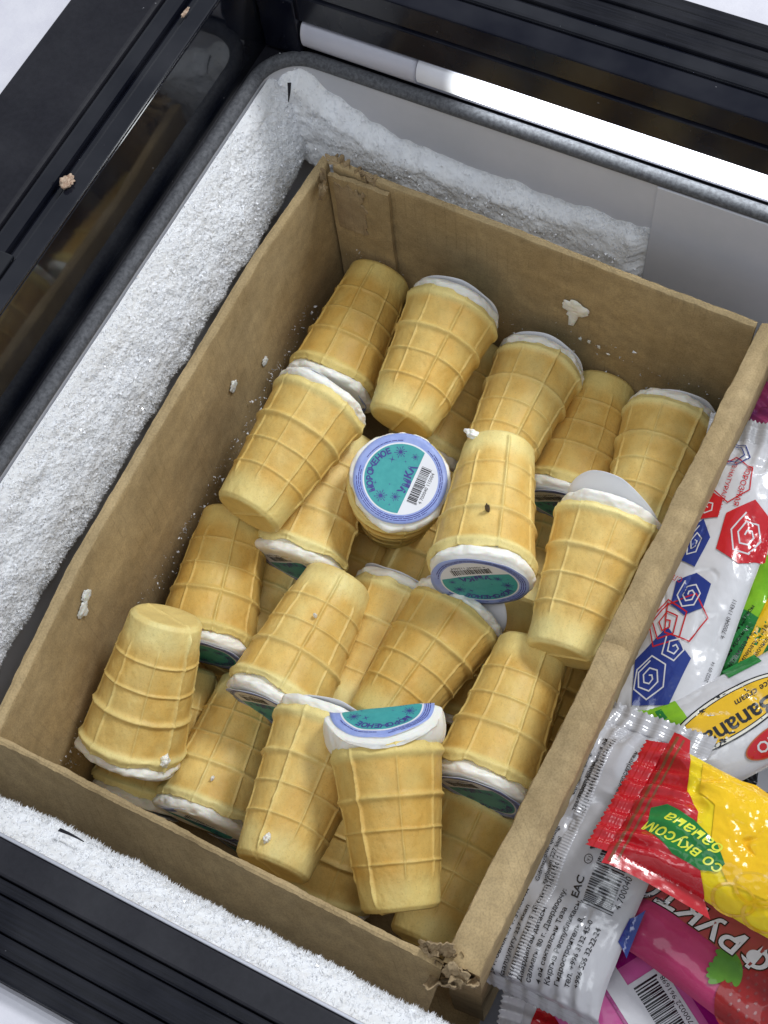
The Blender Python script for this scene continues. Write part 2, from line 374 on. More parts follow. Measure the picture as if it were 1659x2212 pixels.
# rear side
fpart('gloss_panel', slab_mesh('gloss_panel', -0.0570, 1.0, 0.0480, 0.0560, 0.02, 0.0985, 0.0008), M['black_panel'])
fpart('gloss_panel', slab_mesh('gloss_panel', -0.0570, 1.0, 0.0372, 0.0560, 0.0775, 0.0992, 0.0008), M['black_panel'])
fpart('gloss_panel', slab_mesh('gloss_panel', -0.0570, 1.0, 0.0390, 0.0560, 0.0996, 0.1190, 0.0012), M['black_panel'])
fpart('corner_block', slab_mesh('corner_block', -0.0565, -0.0290, 0.0340, 0.0470, 0.0475, 0.0960, 0.001), M['black_panel'])
fpart('rail', slab_mesh('rail', -0.0870, 1.0, 0.0565, 0.0680, 0.09, 0.1215, 0.002), M['rail_gloss'])
for i, (a, b, z) in enumerate(((0.0685, 0.0780, 0.1235), (0.0784, 0.0850, 0.1222), (0.0854, 0.0940, 0.1240), (0.0944, 0.1040, 0.1228))):
    fpart('frame_band', slab_mesh('frame_band', -0.0870, 1.0, a, b, 0.06, z, 0.0012), M['black_ridged'])
# front side
fpart('frame_band', slab_mesh('frame_band', -0.0570, 1.0, -0.5080, -0.4930, 0.050, 0.1200, 0.0015), M['black_matte'])
fpart('edge_trim', slab_mesh('edge_trim', -0.0570, 1.0, -0.4928, -0.4910, 0.110, 0.1196, 0.0005), M['edge_silver'])
for i, (a, b, z) in enumerate(((-0.5148, -0.5084, 0.1185), (-0.5290, -0.5152, 0.1210), (-0.5380, -0.5294, 0.1200), (-0.5470, -0.5384, 0.1215))):
    fpart('frame_band', slab_mesh('frame_band', -0.0870, 1.0, a, b, 0.06, z, 0.0014), M['black_ridged'])
# white outer casing
fpart('outer_casing', slab_mesh('outer_casing', -0.2200, -0.1424, -0.66, 0.22, -0.80, 0.1150, 0.004, 3), M['shell'])
fpart('outer_casing', slab_mesh('outer_casing', -0.1420, 1.0, 0.1044, 0.2200, -0.80, 0.1150, 0.004, 3), M['shell'])
fpart('outer_casing', slab_mesh('outer_casing', -0.1420, 1.0, -0.6600, -0.5474, -0.80, 0.1120, 0.004, 3), M['shell'])
# strip lamp under the rear rail
def halfround(name, x0, x1, yc, zc, ry, rz, n=14):
    a = np.linspace(math.pi * 0.5, math.pi * 1.5, n); xs = np.linspace(x0, x1, 30)
    V = np.stack([np.stack([np.full(n, x), yc + ry * np.cos(a), zc + rz * np.sin(a)], 1) for x in xs])
    v = V.reshape(-1, 3); f = grid_faces(30, n).tolist()
    f.append(list(range(n))[::-1]); f.append([29 * n + k for k in range(n)])
    return make_mesh(name, v, f)
lamp = fpart('strip_lamp', slab_mesh('strip_lamp', -0.0285, 0.72, 0.0405, 0.0475, 0.0500, 0.0772, 0.001), M['lamp_cover'])
def lpart(name, me, m): me.transform(FINV); return obj(name, me, m, lamp)
lpart('unlit_cover', halfround('unlit_cover', -0.0275, 0.0560, 0.0402, 0.0640, 0.0055, 0.0105), M['lamp_cover'])
lpart('lit_tube', halfround('lit_tube', 0.0564, 0.70, 0.0402, 0.0648, 0.0055, 0.0090), M['lamp_lit'])

# ------------------------------------------------------------ frost
rng = np.random.default_rng(11)
def frost(name, label, S, nu, nv, nspike, hs, group=None, density=None):
    """S(u,v)->points; u,v in 0..1; normals from differences"""
    U, Vv = np.meshgrid(np.linspace(0, 1, nu), np.linspace(0, 1, nv), indexing='ij')
    Pn = S(U, Vv)
    V = [Pn.reshape(-1, 3)]; F = [grid_faces(nu, nv)]
    T4 = F[0]; tris = np.concatenate([T4[:, [0, 1, 2]], T4[:, [0, 2, 3]]])
    # spikes
    u = rng.random(nspike); v = rng.random(nspike)
    if density is not None:
        k = rng.random(nspike) < density(u, v); u, v = u[k], v[k]
    e = 2e-3
    p = S(u, v); du = S(u + e, v) - p; dv = S(u, v + e) - p
    nrm = np.cross(du, dv); nrm /= np.linalg.norm(nrm, axis=1, keepdims=True) + 1e-12
    if (nrm[:, 2].mean() + 0) < -0.2: nrm = -nrm
    ctr = np.array([0.2, -0.23, 0.0]) - p
    flip = (nrm * ctr).sum(1) < 0
    nrm[flip] *= -1
    n = len(p)
    d = nrm + rng.normal(0, 0.45, (n, 3)); d /= np.linalg.norm(d, axis=1, keepdims=True)
    h = hs * (0.35 + rng.random(n) ** 2 * 1.3); w = hs * (0.15 + 0.16 * rng.random(n))
    t1 = np.cross(d, rng.normal(0, 1, (n, 3))); t1 /= np.linalg.norm(t1, axis=1, keepdims=True); t2 = np.cross(d, t1)
    base = p - d * w[:, None]
    off = len(V[0]); vs = []
    for k in range(3):
        a = 2 * math.pi * k / 3; vs.append(base + (t1 * math.cos(a) + t2 * math.sin(a)) * w[:, None])
    vs.append(p + d * h[:, None])
    sv = np.stack(vs, 1).reshape(-1, 3); ids = off + np.arange(n) * 4
    sf = np.concatenate([np.stack([ids, ids + 1, ids + 3], 1), np.stack([ids + 1, ids + 2, ids + 3], 1), np.stack([ids + 2, ids, ids + 3], 1)])
    # glinting flakes
    nf = nspike // 90
    u = rng.random(nf); v = rng.random(nf); p = S(u, v); d = rng.normal(0, 1, (nf, 3)); d /= np.linalg.norm(d, axis=1, keepdims=True)
    t1 = np.cross(d, rng.normal(0, 1, (nf, 3))); t1 /= np.linalg.norm(t1, axis=1, keepdims=True); t2 = np.cross(d, t1)
    w = 0.0006 + 0.0007 * rng.random(nf); o2 = off + len(sv)
    p = p + (np.array([0.2, -0.23, 0.3]) - p) * 0.004
    fv = np.stack([p + (t1 * math.cos(a) + t2 * math.sin(a)) * w[:, None] for a in np.linspace(0, 2 * math.pi, 3, endpoint=False)], 1).reshape(-1, 3)
    ff = o2 + np.arange(nf * 3).reshape(-1, 3)
    allv = np.concatenate([V[0], sv, fv]); allt = np.concatenate([tris, sf, ff])
    me = make_mesh(name, allv, allt)
    me.materials.append(M['frost']); me.materials.append(M['ice_flake'])
    mi = np.zeros(len(me.polygons), np.int32); mi[-nf:] = 1; me.polygons.foreach_set('material_index', mi)
    sm = np.ones(len(me.polygons), bool); sm[-nf:] = False; me.polygons.foreach_set('use_smooth', sm)
    o = obj(name, me); tag(o, label, 'frost', group, 'stuff'); return o

def S_left(u, v):
    y = -0.50 + u * 0.527
    # v 0 at the seal, goes down the wall, wraps under
    z = 0.042 - v * 0.088
    th = 0.0012 + 0.0205 * np.clip(v / 0.80, 0, 1) ** 0.8 - 0.0215 * smooth(0.84, 1.0, v)
    p = st(y * 60, z * 60, 0 * y)
    th = th + (0.0022 * fbm(p, 3, 3) + 0.0005 * fbm(p * 6, 5, 2) + 0.0007 * fbm(p * 17, 6, 3)) * smooth(-0.05, 0.2, v)
    z = z + 0.004 * fbm(st(y * 40, 0 * y, 0 * y), 9, 4) * smooth(0.4, 1, v) - 0.012 * smooth(0.9, 0.0, u) * v + 0.014 * smooth(0.86, 1.0, u) * v * v
    edge = smooth(0.96, 1.0, u)
    return st(XL + np.maximum(th, -0.001) , y, z)
frost('frost', 'thick white frost bank on the long liner wall left of the box', S_left, 640, 130, 110000, 0.0014, 'frost on the freezer walls', lambda u, v: 0.22 + 0.78 * smooth(0.62, 0.80, v))
def S_back(u, v):
    x = -0.044 + u * 0.268
    ztop = np.interp(x, [-0.045, -0.028, -0.010, 0.02, 0.051, 0.09, 0.147, 0.19, 0.222, 0.23], [0.047, 0.046, 0.027, 0.010, 0.002, 0.000, -0.002, -0.001, -0.001, 0.002])
    ztop = ztop + 0.0045 * fbm(st(x * 70, 0 * x, 0 * x), 21, 3)
    z = ztop - v * 0.075
    th = 0.0105 * smooth(0.0, 0.22, v) + 0.004 * smooth(0.2, 0.8, v)
    p = st(x * 60, z * 60, 0 * x)
    th = th + (0.0030 * fbm(p, 13, 3) + 0.0006 * fbm(p * 4, 15, 2) + 0.0008 * fbm(p * 15, 16, 3)) * smooth(0, 0.15, v)
    th = th * (1 - 0.45 * smooth(0.6, 0.97, u)) * (1 - smooth(0.955, 1.0, u + 0.012 * fbm(st(v * 9, 0 * v, 0 * v), 51, 3))) + 0.010 * smooth(0.12, 0.0, u) * v
    return st(x, YB - th, z)
frost('frost', 'greyish white frost crust with ragged top edge on the rear liner wall', S_back, 300, 80, 40000, 0.0011, 'frost on the freezer walls', lambda u, v: 0.35 + 0.65 * smooth(0.25, 0.0, v))
def S_front(u, v):
    x = -0.02 + u * 0.45
    z = 0.062 - v * 0.085
    th = 0.0015 + 0.0195 * smooth(0.0, 0.42, v) - 0.008 * smooth(0.5, 0.9, v) - 0.012 * smooth(0.9, 1.0, v)
    p = st(x * 60, z * 60, 0 * x)
    th = th + 0.0026 * fbm(p * 0.6, 33, 3) + 0.0016 * fbm(p * 4, 35, 3)
    return st(x, YF + np.maximum(th, 0.0004), z)
frost('frost', 'white spiky frost ridge on the liner wall in front of the box', S_front, 420, 90, 60000, 0.0020, 'frost on the freezer walls', lambda u, v: 0.18 + 0.82 * smooth(0.22, 0.42, v))

# ------------------------------------------------------------ cardboard box
bx = empty('cardboard_box', Matrix.Translation((0.155, -0.22, -0.245)))
tag(bx, 'open brown corrugated cardboard box full of wafer cup ice creams', 'box')
BINV = bx.matrix_world.inverted()
def bpart(name, me, m, parent=None):
    me.transform(BINV); return obj(name, me, m, parent or bx)
ZB = -0.243
def wall(name, inner, outer, m, seed, ztop=None, bulge=None, ridge=0.0, n=150, rough=0.0006, lean=None):
    """upright panel between two top-edge polylines (inner, outer); rounded, worn top; s along the length"""
    inner = np.array(inner, float); outer = np.array(outer, float)
    def res(pl):
        d = np.concatenate([[0], np.cumsum(np.linalg.norm(np.diff(pl, axis=0), axis=1))]); d /= d[-1]
        s = np.linspace(0, 1, n); return np.stack([np.interp(s, d, pl[:, 0]), np.interp(s, d, pl[:, 1])], 1)
    I, O = res(inner), res(outer); s = np.linspace(0, 1, n)
    zt = np.zeros(n) if ztop is None else np.interp(s, *ztop)
    prof = []   # (w: 0 inner..1 outer, z)
    for z in np.linspace(ZB, -0.006, 26): prof.append((0.0, z))
    for w, z in ((0.01, -0.003), (0.04, -0.0008), (0.12, 0.0), (0.4, 0.0003 + ridge), (0.62, 0.0006 + ridge), (0.66, 0.0004 + ridge), (0.95, -ridge), (0.985, -0.001 - ridge), (0.997, -0.003 - ridge)): prof.append((w, z))
    for z in np.linspace(-0.006, ZB, 26): prof.append((1.0, z))
    prof = np.array(prof); k = len(prof)
    V = np.zeros((n, k, 3))
    for j, (w, z) in enumerate(prof):
        xy = I * (1 - w) + O * w
        zz = z + zt
        L2 = np.zeros((n, 2)) if lean is None else lean(s, np.full(n, z))
        p = st(s * 22 + seed, np.full(n, z * 45), np.full(n, w * 1.2))
        nrm = (O - I) / np.linalg.norm(O - I, axis=1, keepdims=True)
        dsp = rough * 1.1 * fbm(p, seed, 4) + rough * 0.6 * fbm(p * 6, seed + 3, 2)
        V[:, j, :2] = xy + nrm * dsp[:, None] + L2
        V[:, j, 2] = zz + (rough * 0.8 * fbm(st(s * 60, 0 * s + w * 3, 0 * s), seed + 9, 3) if z > -0.004 else 0)
    f = grid_faces(n, k).tolist()
    f.append([j for j in range(k)][::-1]); f.append([(n - 1) * k + j for j in range(k)])
    me = make_mesh(name, V.reshape(-1, 3), f)
    me.set_sharp_from_angle(angle=math.radians(28))
    me.materials.append(m); return me
def two_tone(me, zlim=-0.012, m2=None):
    me.materials.append(m2)
    mi = np.zeros(len(me.polygons), np.int32)
    for p in me.polygons:
        if p.center.z > zlim: mi[p.index] = 1
    me.polygons.foreach_set('material_index', mi)
lw = wall('side_panel', [(0.0060, -0.004), (0.0012, -0.09), (0.0038, -0.22), (0.0078, -0.33), (0.0195, -0.4405)],
          [(-0.0010, 0.000), (-0.0055, -0.094), (-0.0030, -0.22), (0.0005, -0.332), (0.0125, -0.4410)], M['kraft'], 41, rough=0.0005)
bpart('side_panel', lw, M['kraft'])
bw = wall('side_panel', [(0.0100, -0.0065), (0.104, -0.0080), (0.205, -0.0112), (0.3115, -0.0135)],
          [(0.0100, -0.0010), (0.104, -0.0026), (0.205, -0.0058), (0.3115, -0.0082)], M['kraft'], 57, ztop=([0, 1], [0.001, 0.0]), rough=0.0005)
bpart('side_panel', bw, M['kraft'])
def rlean(s, z): return np.stack([0.004 * smooth(0, -0.1, z), 0 * s], 1)
rw = wall('side_panel', [(0.3130, -0.0075), (0.3085, -0.158), (0.3055, -0.25), (0.3045, -0.2927), (0.3028, -0.346), (0.2990, -0.4405)],
          [(0.3290, -0.0080), (0.3265, -0.10), (0.3240, -0.2123), (0.3232, -0.3286), (0.3200, -0.4385)], M['kraft'], 73, ridge=0.0022, rough=0.0009, n=220,
          ztop=([0, 0.30, 0.325, 0.345, 0.40, 0.535, 0.545, 0.56, 0.62, 0.70, 0.72, 0.9, 0.96, 1.0], [0, 0.0004, -0.0016, 0.0002, 0.0008, 0.0, -0.0026, 0.0008, 0, -0.0012, 0.0006, 0, -0.001, -0.004]))
bpart('side_panel', rw, M['kraft'])
def flean(s, z):
    return np.stack([-0.010 * smooth(0, -0.2, z) * smooth(0.5, 1, s), -0.0265 * smooth(0.004, -0.075, z) + 0.008 * smooth(-0.09, -0.22, z)], 1)
fw = wall('side_panel', [(0.0120, -0.4390), (0.097, -0.4395), (0.214, -0.4400), (0.3005, -0.4395)],
          [(0.0120, -0.4435), (0.097, -0.4440), (0.214, -0.4446), (0.3005, -0.4440)], M['kraft'], 91, lean=flean, rough=0.0007,
          ztop=([0, 0.3, 0.6, 0.93, 0.97, 1.0], [0, 0.0005, -0.0008, 0, -0.002, -0.006]))
bpart('side_panel', fw, M['kraft'])
bpart('bottom_panel', slab_mesh('bottom_panel', 0.0, 0.318, -0.46, -0.006, -0.245, -0.2405, 0.0008), M['kraft'])
# inner flap glued on the rear panel, near the corner
def patch(name, x0, x1, z0, z1, y, seed, m, thick=0.003, nx=24, nz=30, ragged=0.0, yfun=None):
    U, W = np.meshgrid(np.linspace(0, 1, nx), np.linspace(0, 1, nz), indexing='ij')
    X = x0 + (x1 - x0) * U; Z = z0 + (z1 - z0) * W
    X = X + ragged * fbm(st(W * 9, 0 * W, 0 * W), seed, 3) * U; Z = Z + ragged * fbm(st(U * 12, 0 * U, 0 * U + 4), seed + 1, 4) * W
    Y = y - thick - 0.0007 * fbm(st(X * 60, Z * 60, 0 * X), seed, 3)
    A = st(X, Y, Z); B = st(X, Y + thick, Z)
    v = np.concatenate([A.reshape(-1, 3), B.reshape(-1, 3)]); n = nx * nz
    f = [q[::-1] for q in grid_faces(nx, nz).tolist()] + (grid_faces(nx, nz) + n).tolist()
    bd = [i * nz for i in range(nx)] + [(nx - 1) * nz + j for j in range(1, nz)] + [i * nz + nz - 1 for i in range(nx - 2, -1, -1)] + [j for j in range(nz - 2, 0, -1)]
    for a, b in zip(bd, bd[1:] + bd[:1]): f.append([a, b, b + n, a + n])
    me = make_mesh(name, v, f, shade=False); me.materials.append(m); return me
bpart('corner_flap', patch('corner_flap', 0.008, 0.0535, -0.235, -0.0035, -0.0078, 5, M['kraft'], 0.0035, ragged=0.0015), M['kraft'])
# torn corrugated corners
def torn(name, c, dirx, length, h, seed, waves=6, amp=0.0016, thick=0.0007):
    n, k = 60, 8; s = np.linspace(0, 1, n); d = np.array(dirx, float); d /= np.linalg.norm(d); nn = np.array([-d[1], d[0], 0])
    V = []
    for side in (0, 1):
        for j in range(k):
            w = j / (k - 1)
            base = np.array(c)[None] + s[:, None] * length * d[None]
            wob = amp * np.sin(s * waves * 2 * math.pi) + 0.003 * fbm(st(s * 5, 0 * s + w * 2, 0 * s), seed, 3) + thick * side
            zz = -h + h * w * (0.75 + 0.6 * fbm(st(s * 7, 0 * s, 0 * s), seed + 2, 4))
            V.append(base + nn[None] * (wob + 0.004 * w * w * fbm(st(s * 3, 0 * s, 0 * s), seed + 5, 2))[:, None] + np.stack([0 * s, 0 * s, zz], 1))
    V = np.stack(V, 0).transpose(1, 0, 2)   # n, 2k, 3
    f = []
    for i in range(n - 1):
        for j in range(2 * k - 1):
            if j == k - 1: continue
            f.append([i * 2 * k + j, (i + 1) * 2 * k + j, (i + 1) * 2 * k + j + 1, i * 2 * k + j + 1])
    me = make_mesh(name, V.reshape(-1, 3), f); me.materials.append(M['kraft_torn']); return me
for i, a in enumerate(((( 0.009, -0.004, 0.006), (1, -0.06, 0), 0.034, 0.012, 1, 7), ((0.004, -0.012, 0.004), (0.5, -1, 0), 0.018, 0.014, 2, 3),
          ((0.288, -0.4395, 0.003), (0.9, 0.3, 0), 0.024, 0.020, 3, 4), ((0.297, -0.4440, 0.001), (0.6, 0.9, 0), 0.022, 0.026, 4, 4),
          ((0.302, -0.4360, 0.0), (1, -0.25, 0), 0.016, 0.022, 6, 3), ((0.304, -0.4455, -0.012), (0.9, 0.35, 0), 0.016, 0.03, 8, 2))):
    bpart('torn_edge', torn('torn_edge', *a), M['kraft_torn'])
# crushed fold across the right-hand rim
bpart('tape_strip', patch('tape_strip', 0.012, 0.034, -0.058, -0.010, -0.0112, 77, M['kraft_torn'], 0.0012, ragged=0.006), M['kraft_torn'])

def crumple(name, c, a, b, seed, amp=0.004):
    n = 18; c, a, b = map(np.array, (c, a, b)); U, W = np.meshgrid(np.linspace(-1, 1, n), np.linspace(-1, 1, n), indexing='ij')
    R = np.maximum(np.abs(U), np.abs(W)); ang = np.arctan2(W, U)
    k = 1 + 0.45 * fbm(st(np.cos(ang) * 2.2, np.sin(ang) * 2.2, 0 * U + seed), seed, 4) * R
    nrm = np.cross(a, b); nrm = nrm / np.linalg.norm(nrm)
    P = c + (U * k)[..., None] * a + (W * k)[..., None] * b + nrm * (amp * fbm(st(U * 1.6, W * 1.6, 0 * U + seed), seed + 1, 3) - amp * 0.6 * np.abs(fbm(st(U * 2.2, W * 2.2, 0 * U), seed + 2, 2)))[..., None]
    Q = P - nrm * 0.0009; v = np.concatenate([P.reshape(-1, 3), Q.reshape(-1, 3)]); f = grid_faces(n, n)
    bd = [i * n for i in range(n)] + [(n - 1) * n + j for j in range(1, n)] + [i * n + n - 1 for i in range(n - 2, -1, -1)] + [j for j in range(n - 2, 0, -1)]
    side = np.array([[p, q, q + n * n, p + n * n] for p, q in zip(bd, bd[1:] + bd[:1])])
    me = make_mesh(name, v, np.concatenate([f[:, ::-1], f + n * n, side]), False); me.materials.append(M['kraft_torn']); return me
for args in (((0.297, -0.4370, 0.003), (0.007, 0.003, 0.001), (-0.001, 0.002, 0.006), 3, 0.003), ((0.3085, -0.4445, -0.004), (0.006, -0.001, -0.002), (0.001, 0.003, 0.007), 5, 0.003),
             ((0.3030, -0.4490, -0.022), (0.008, 0.003, 0.000), (0.000, -0.004, 0.014), 7), ((0.3130, -0.4430, -0.018), (0.006, 0.002, -0.004), (0.001, -0.003, 0.013), 9),
             ((0.2900, -0.4385, 0.001), (0.006, 0.001, 0.003), (0.000, 0.003, 0.003), 11, 0.002), ((0.0100, -0.0040, 0.0035), (0.005, 0.001, -0.001), (-0.001, 0.002, 0.002), 13, 0.002), ((0.0350, -0.0060, 0.0015), (0.007, -0.001, 0.0), (0.000, 0.0015, 0.002), 15, 0.0015)):
    bpart('torn_edge', crumple('torn_edge', *args), M['kraft_torn'])
# ------------------------------------------------------------ wafer cup ice creams
H = 0.0910; RB, RT = 0.0229, 0.0326
def cup_mesh(seed):
    nt, nz = 336, 190
    th = np.linspace(0, 2 * math.pi, nt, endpoint=False); t = np.linspace(0, 1, nz) ** 0.95
    TH, TT = np.meshgrid(th, t, indexing='ij')
    P = st(np.cos(TH) * 1.3, np.sin(TH) * 1.3, TT * 3.2)
    sq = 0.0009 * np.cos(2 * TH + seed) * (0.4 + 0.6 * TT)
    r = RB + (RT - RB) * TT + 0.0003 * smooth(0.62, 0.70, TT) + sq
    wob = 0.010 * fbm(P * 0.8, seed, 3)
    tt = TT + wob
    z = TT * H
    lip = H * (0.034 * fbm(st(np.cos(TH) * 2.4, np.sin(TH) * 2.4, 0 * TH), seed + 5, 4)) * smooth(0.93, 1, TT)
    def ring(c, amp, sig, k):
        a = amp * (1 + 0.35 * fbm(P * 3 + k, seed + k, 3)); return a * np.exp(-((tt - c) * H / sig) ** 2)
    rel = ring(0.955, 0.0020, 0.0026, 1) + ring(0.685, 0.0020, 0.0017, 2) + ring(0.485, 0.0012, 0.00085, 3) + ring(0.285, 0.0011, 0.00085, 4)
    ribs = 0
    rr = np.random.default_rng(seed)
    for k in range(8):
        a0 = k * math.pi / 4 + rr.normal(0, 0.015)
        d = (TH - a0 + math.pi) % (2 * math.pi) - math.pi
        big = k % 4 == 0
        amp = 0.0019 if big else 0.0012; sig = 0.00085 if big else 0.00055
        d = d + 0.012 * fbm(st(TT * 6, 0 * TT, 0 * TT + k), seed + k, 3)
        msk = smooth(0.02, 0.08, TT) if big else smooth(0.16, 0.24, TT)
        jag = 1 + (0.5 if big else 0.3) * fbm(st(TT * 16, 0 * TT, 0 * TT + k), seed + 20 + k, 3)
        ribs = np.maximum(ribs, amp * jag * msk * np.exp(-(d * r / sig) ** 2))
    rel = np.maximum(rel, ribs) + 0.35 * np.minimum(rel, ribs)
    r = r + rel + 0.0006 * fbm(P * 1.0, seed + 50, 2) + 0.00022 * fbm(P * 9, seed + 60, 3)
    # soft dents in the wafer panels
    r = r - 0.0007 * np.clip(fbm(P * 2.2, seed + 70, 3) - 0.15, 0, 1)
    r = r - 0.0016 * (1 - smooth(0.0, 0.035, TT)) ** 2
    side = st(r * np.cos(TH), r * np.sin(TH), z + lip)
    pale = np.clip(0.75 * (1 - smooth(0.10, 0.26, TT)) + 0.75 * smooth(0.90, 0.96, TT) + 0.30 * np.clip(rel / 0.0012, 0, 1) + 0.5 * (fbm(P * 1.6, seed + 80, 4)) + 0.12, 0, 1)
    # base disc
    nb = 9; rb = np.linspace(0.0, 1, nb, endpoint=False); TB, RBm = np.meshgrid(th, rb, indexing='ij')
    r0 = r[:, :1]
    base = st(RBm * r0 * np.cos(TB), RBm * r0 * np.sin(TB), 0.0009 * (1 - RBm ** 6) - 0.0009 + 0.0009 * np.exp(-((RBm * r0 * np.sin(TB)) / 0.0011) ** 2) * -1.0 + 0.0002 * fbm(st(RBm * 6 * np.cos(TB), RBm * 6 * np.sin(TB), 0 * RBm), seed, 3))
    # inner lip
    ni = 6; inn = []
    top = side[:, -1]
    for k in range(1, ni):
        q = k / (ni - 1); rad = r[:, -1] - 0.0042 * min(1, q * 1.4)
        inn.append(np.stack([rad * np.cos(th), rad * np.sin(th), top[:, 2] + 0.0006 * math.sin(q * 3.0) - 0.006 * q * q], 1))
    inn = np.stack(inn, 1)
    V = np.concatenate([base, side, inn], 1); n, k = V.shape[:2]
    f = grid_faces(n, k, True, False)
    me = make_mesh('wafer_cup', V.reshape(-1, 3), f)
    pl = np.concatenate([np.full((nt, nb), 0.55), pale, np.full((nt, ni - 1), 0.8)], 1).reshape(-1)
    at = me.attributes.new('pale', 'FLOAT', 'POINT'); at.data.foreach_set('value', pl.astype(np.float32))
    me.materials.append(M['wafer']); return me
ZL = 0.0993
def cream_mesh(seed, spill=1.0, chamfer=None, lift=0.0):
    nt = 160; th = np.linspace(0, 2 * math.pi, nt, endpoint=False)
    prof = [(0.0285, H - 0.005), (0.0300, H - 0.001), (0.0312, H + 0.0010), (0.0320, H + 0.0026), (0.0325, H + 0.0044), (0.0324, H + 0.0062), (0.0318, H + 0.0080), (0.0309, H + 0.0092),
            (0.0295, H + 0.0099), (0.0275, H + 0.0102), (0.024, H + 0.0103), (0.018, H + 0.0103), (0.010, H + 0.0103), (0.0, H + 0.0103)]
    # resample the profile
    pr = np.array(prof); d = np.concatenate([[0], np.cumsum(np.linalg.norm(np.diff(pr, axis=0), axis=1))]); d /= d[-1]
    s = np.linspace(0, 1, 60); R = np.interp(s, d, pr[:, 0]); Z = np.interp(s, d, pr[:, 1])
    TH, RR = np.meshgrid(th, R - 0.0008 * (R > 0.02), indexing='ij'); ZZ = np.broadcast_to(Z, RR.shape)
    P = st(np.cos(TH) * 2.2, np.sin(TH) * 2.2, ZZ * 90)
    side = smooth(H - 0.004, H + 0.003, ZZ) * smooth(H + 0.0103, H + 0.0092, ZZ)
    nz = fbm(P, seed, 4); hi = fbm(P * 3.2, seed + 4, 4)
    r = RR + side * (0.0026 * nz + 0.0013 * hi + spill * 0.0018 * np.clip(fbm(P * 0.45, seed + 9, 2), 0, 1))
    zz = ZZ + 0.0020 * fbm(st(np.cos(TH) * 1.2, np.sin(TH) * 1.2, 0 * TH), seed + 11, 3) * smooth(H - 0.004, H + 0.004, ZZ) * (1 - 0.5 * smooth(H + 0.008, H + 0.0103, ZZ)) - spill * 0.004 * np.clip(fbm(P * 0.6, seed + 12, 2) - 0.1, 0, 1) * smooth(H + 0.006, H + 0.001, ZZ)
    r = r + 0.0009 * (RR > 0.02)
    zz = np.where(zz > H, H + (zz - H) * 0.75, zz) + lift * smooth(H, H + 0.009, ZZ)
    if lift: r = r + 0.0026 * smooth(H - 0.001, H + 0.004, ZZ) * smooth(H + 0.0103, H + 0.008, ZZ)
    X, Y = r * np.cos(TH), r * np.sin(TH)
    if chamfer:
        a, y0 = chamfer; lim = (ZL + lift - 0.0004) - np.maximum(0, Y - y0) * math.tan(a)
        push = np.maximum(0, zz - lim); zz = np.minimum(zz, lim + 0.0004 * hi)
    me = make_mesh('ice_cream', st(X, Y, zz).reshape(-1, 3), grid_faces(nt, 60, True, False)); me.materials.append(M['cream']); return me
LR = 0.0308
def lid_fn(ax=0, ay=0, curl=0, phi=0, fold=None, dy=0.0, wave=0.0014, seed=0, rad=0.0, lift=0.0):
    def fn(x, y, eps):
        x = np.asarray(x, float) * LR; y = np.asarray(y, float) * LR + dy
        d = x * math.cos(phi) + y * math.sin(phi)
        z = ZL + lift + ax * x + ay * y + curl * d * d / LR + wave * fbm(st(x * 60, y * 60, 0 * x), seed, 2) * (np.hypot(x, y) / LR) ** 2
        if fold:
            a, y0 = fold; e = np.maximum(0, y - y0); f = e > 0
            # eps follows the tilted face
            yy = np.where(f, y0 + e * math.cos(a) + eps * math.sin(a), y)
            zz = np.where(f, z - e * math.sin(a) + eps * math.cos(a) + rad * np.minimum(1, e / 0.006), z + eps)
            return st(x, yy, zz)
        return st(x, y, z + eps)
    return fn
LID = {}
LID['white'] = disc2d(0.80, n=56)
a0 = math.asin(-0.25 / 0.765)
LID['teal'] = poly2d([(0.765 * math.cos(a), 0.765 * math.sin(a)) for a in np.linspace(a0, math.pi - a0, 50)])
def snow(cx, cy, s, n=12):
    out = [disc2d(s * 0.30, cx, cy, n=10)]
    for k in range(n):
        a = 2 * math.pi * k / n; l = s * (1.0 if k % 2 == 0 else 0.72)
        out.append(line2d([(cx, cy), (cx + l * math.cos(a), cy + l * math.sin(a))], s * 0.10))
        out.append(disc2d(s * 0.10, cx + l * math.cos(a), cy + l * math.sin(a), n=6))
    return join2d(out)
def spark(cx, cy, s):
    p = []
    for k in range(8):
        a = k * math.pi / 4 + 0.2; l = s if k % 2 == 0 else s * 0.16; p.append((cx + l * math.cos(a), cy + l * math.sin(a)))
    return poly2d(p)
um = text2d('УМКА', 0.21, 0.05, spacing=1.15)
um[0][:, 1] += 0.03 * np.sin(um[0][:, 0] * 12)
LID['ink'] = join2d([arctext('МОРОЖЕНОЕ', 0.59, 0.175, math.radians(139), math.radians(41), 0.045), xf(um, 0.05, -0.215),
                     snow(0.54, 0.23, 0.125), snow(0.56, -0.10, 0.075), snow(-0.51, 0.23, 0.13), snow(-0.41, -0.06, 0.10),
                     spark(0.32, 0.33, 0.09), spark(-0.29, 0.45, 0.055), spark(0.39, 0.05, 0.04), spark(-0.20, 0.16, 0.035), spark(-0.62, -0.02, 0.04)])
micro = []
rq = random.Random(5)
for rad, lo, hi in ((0.845, 100, 250), (0.885, 95, 262), (0.925, 110, 240), (0.845, -160, -20), (0.885, -150, -30), (0.845, 20, 80)):
    a = lo
    while a < hi:
        w = rq.uniform(3, 9)
        micro.append(line2d([(rad * math.cos(math.radians(b)), rad * math.sin(math.radians(b))) for b in np.linspace(a, min(a + w, hi), 4)], 0.016)); a += w + rq.uniform(1.2, 2.2)
LID['micro'] = join2d(micro)
LID['bar'] = join2d([barcode2d(-0.40, 0.44, -0.52, -0.315, 3), xf(text2d('4 700040 115004', 0.105), 0.02, -0.625)])
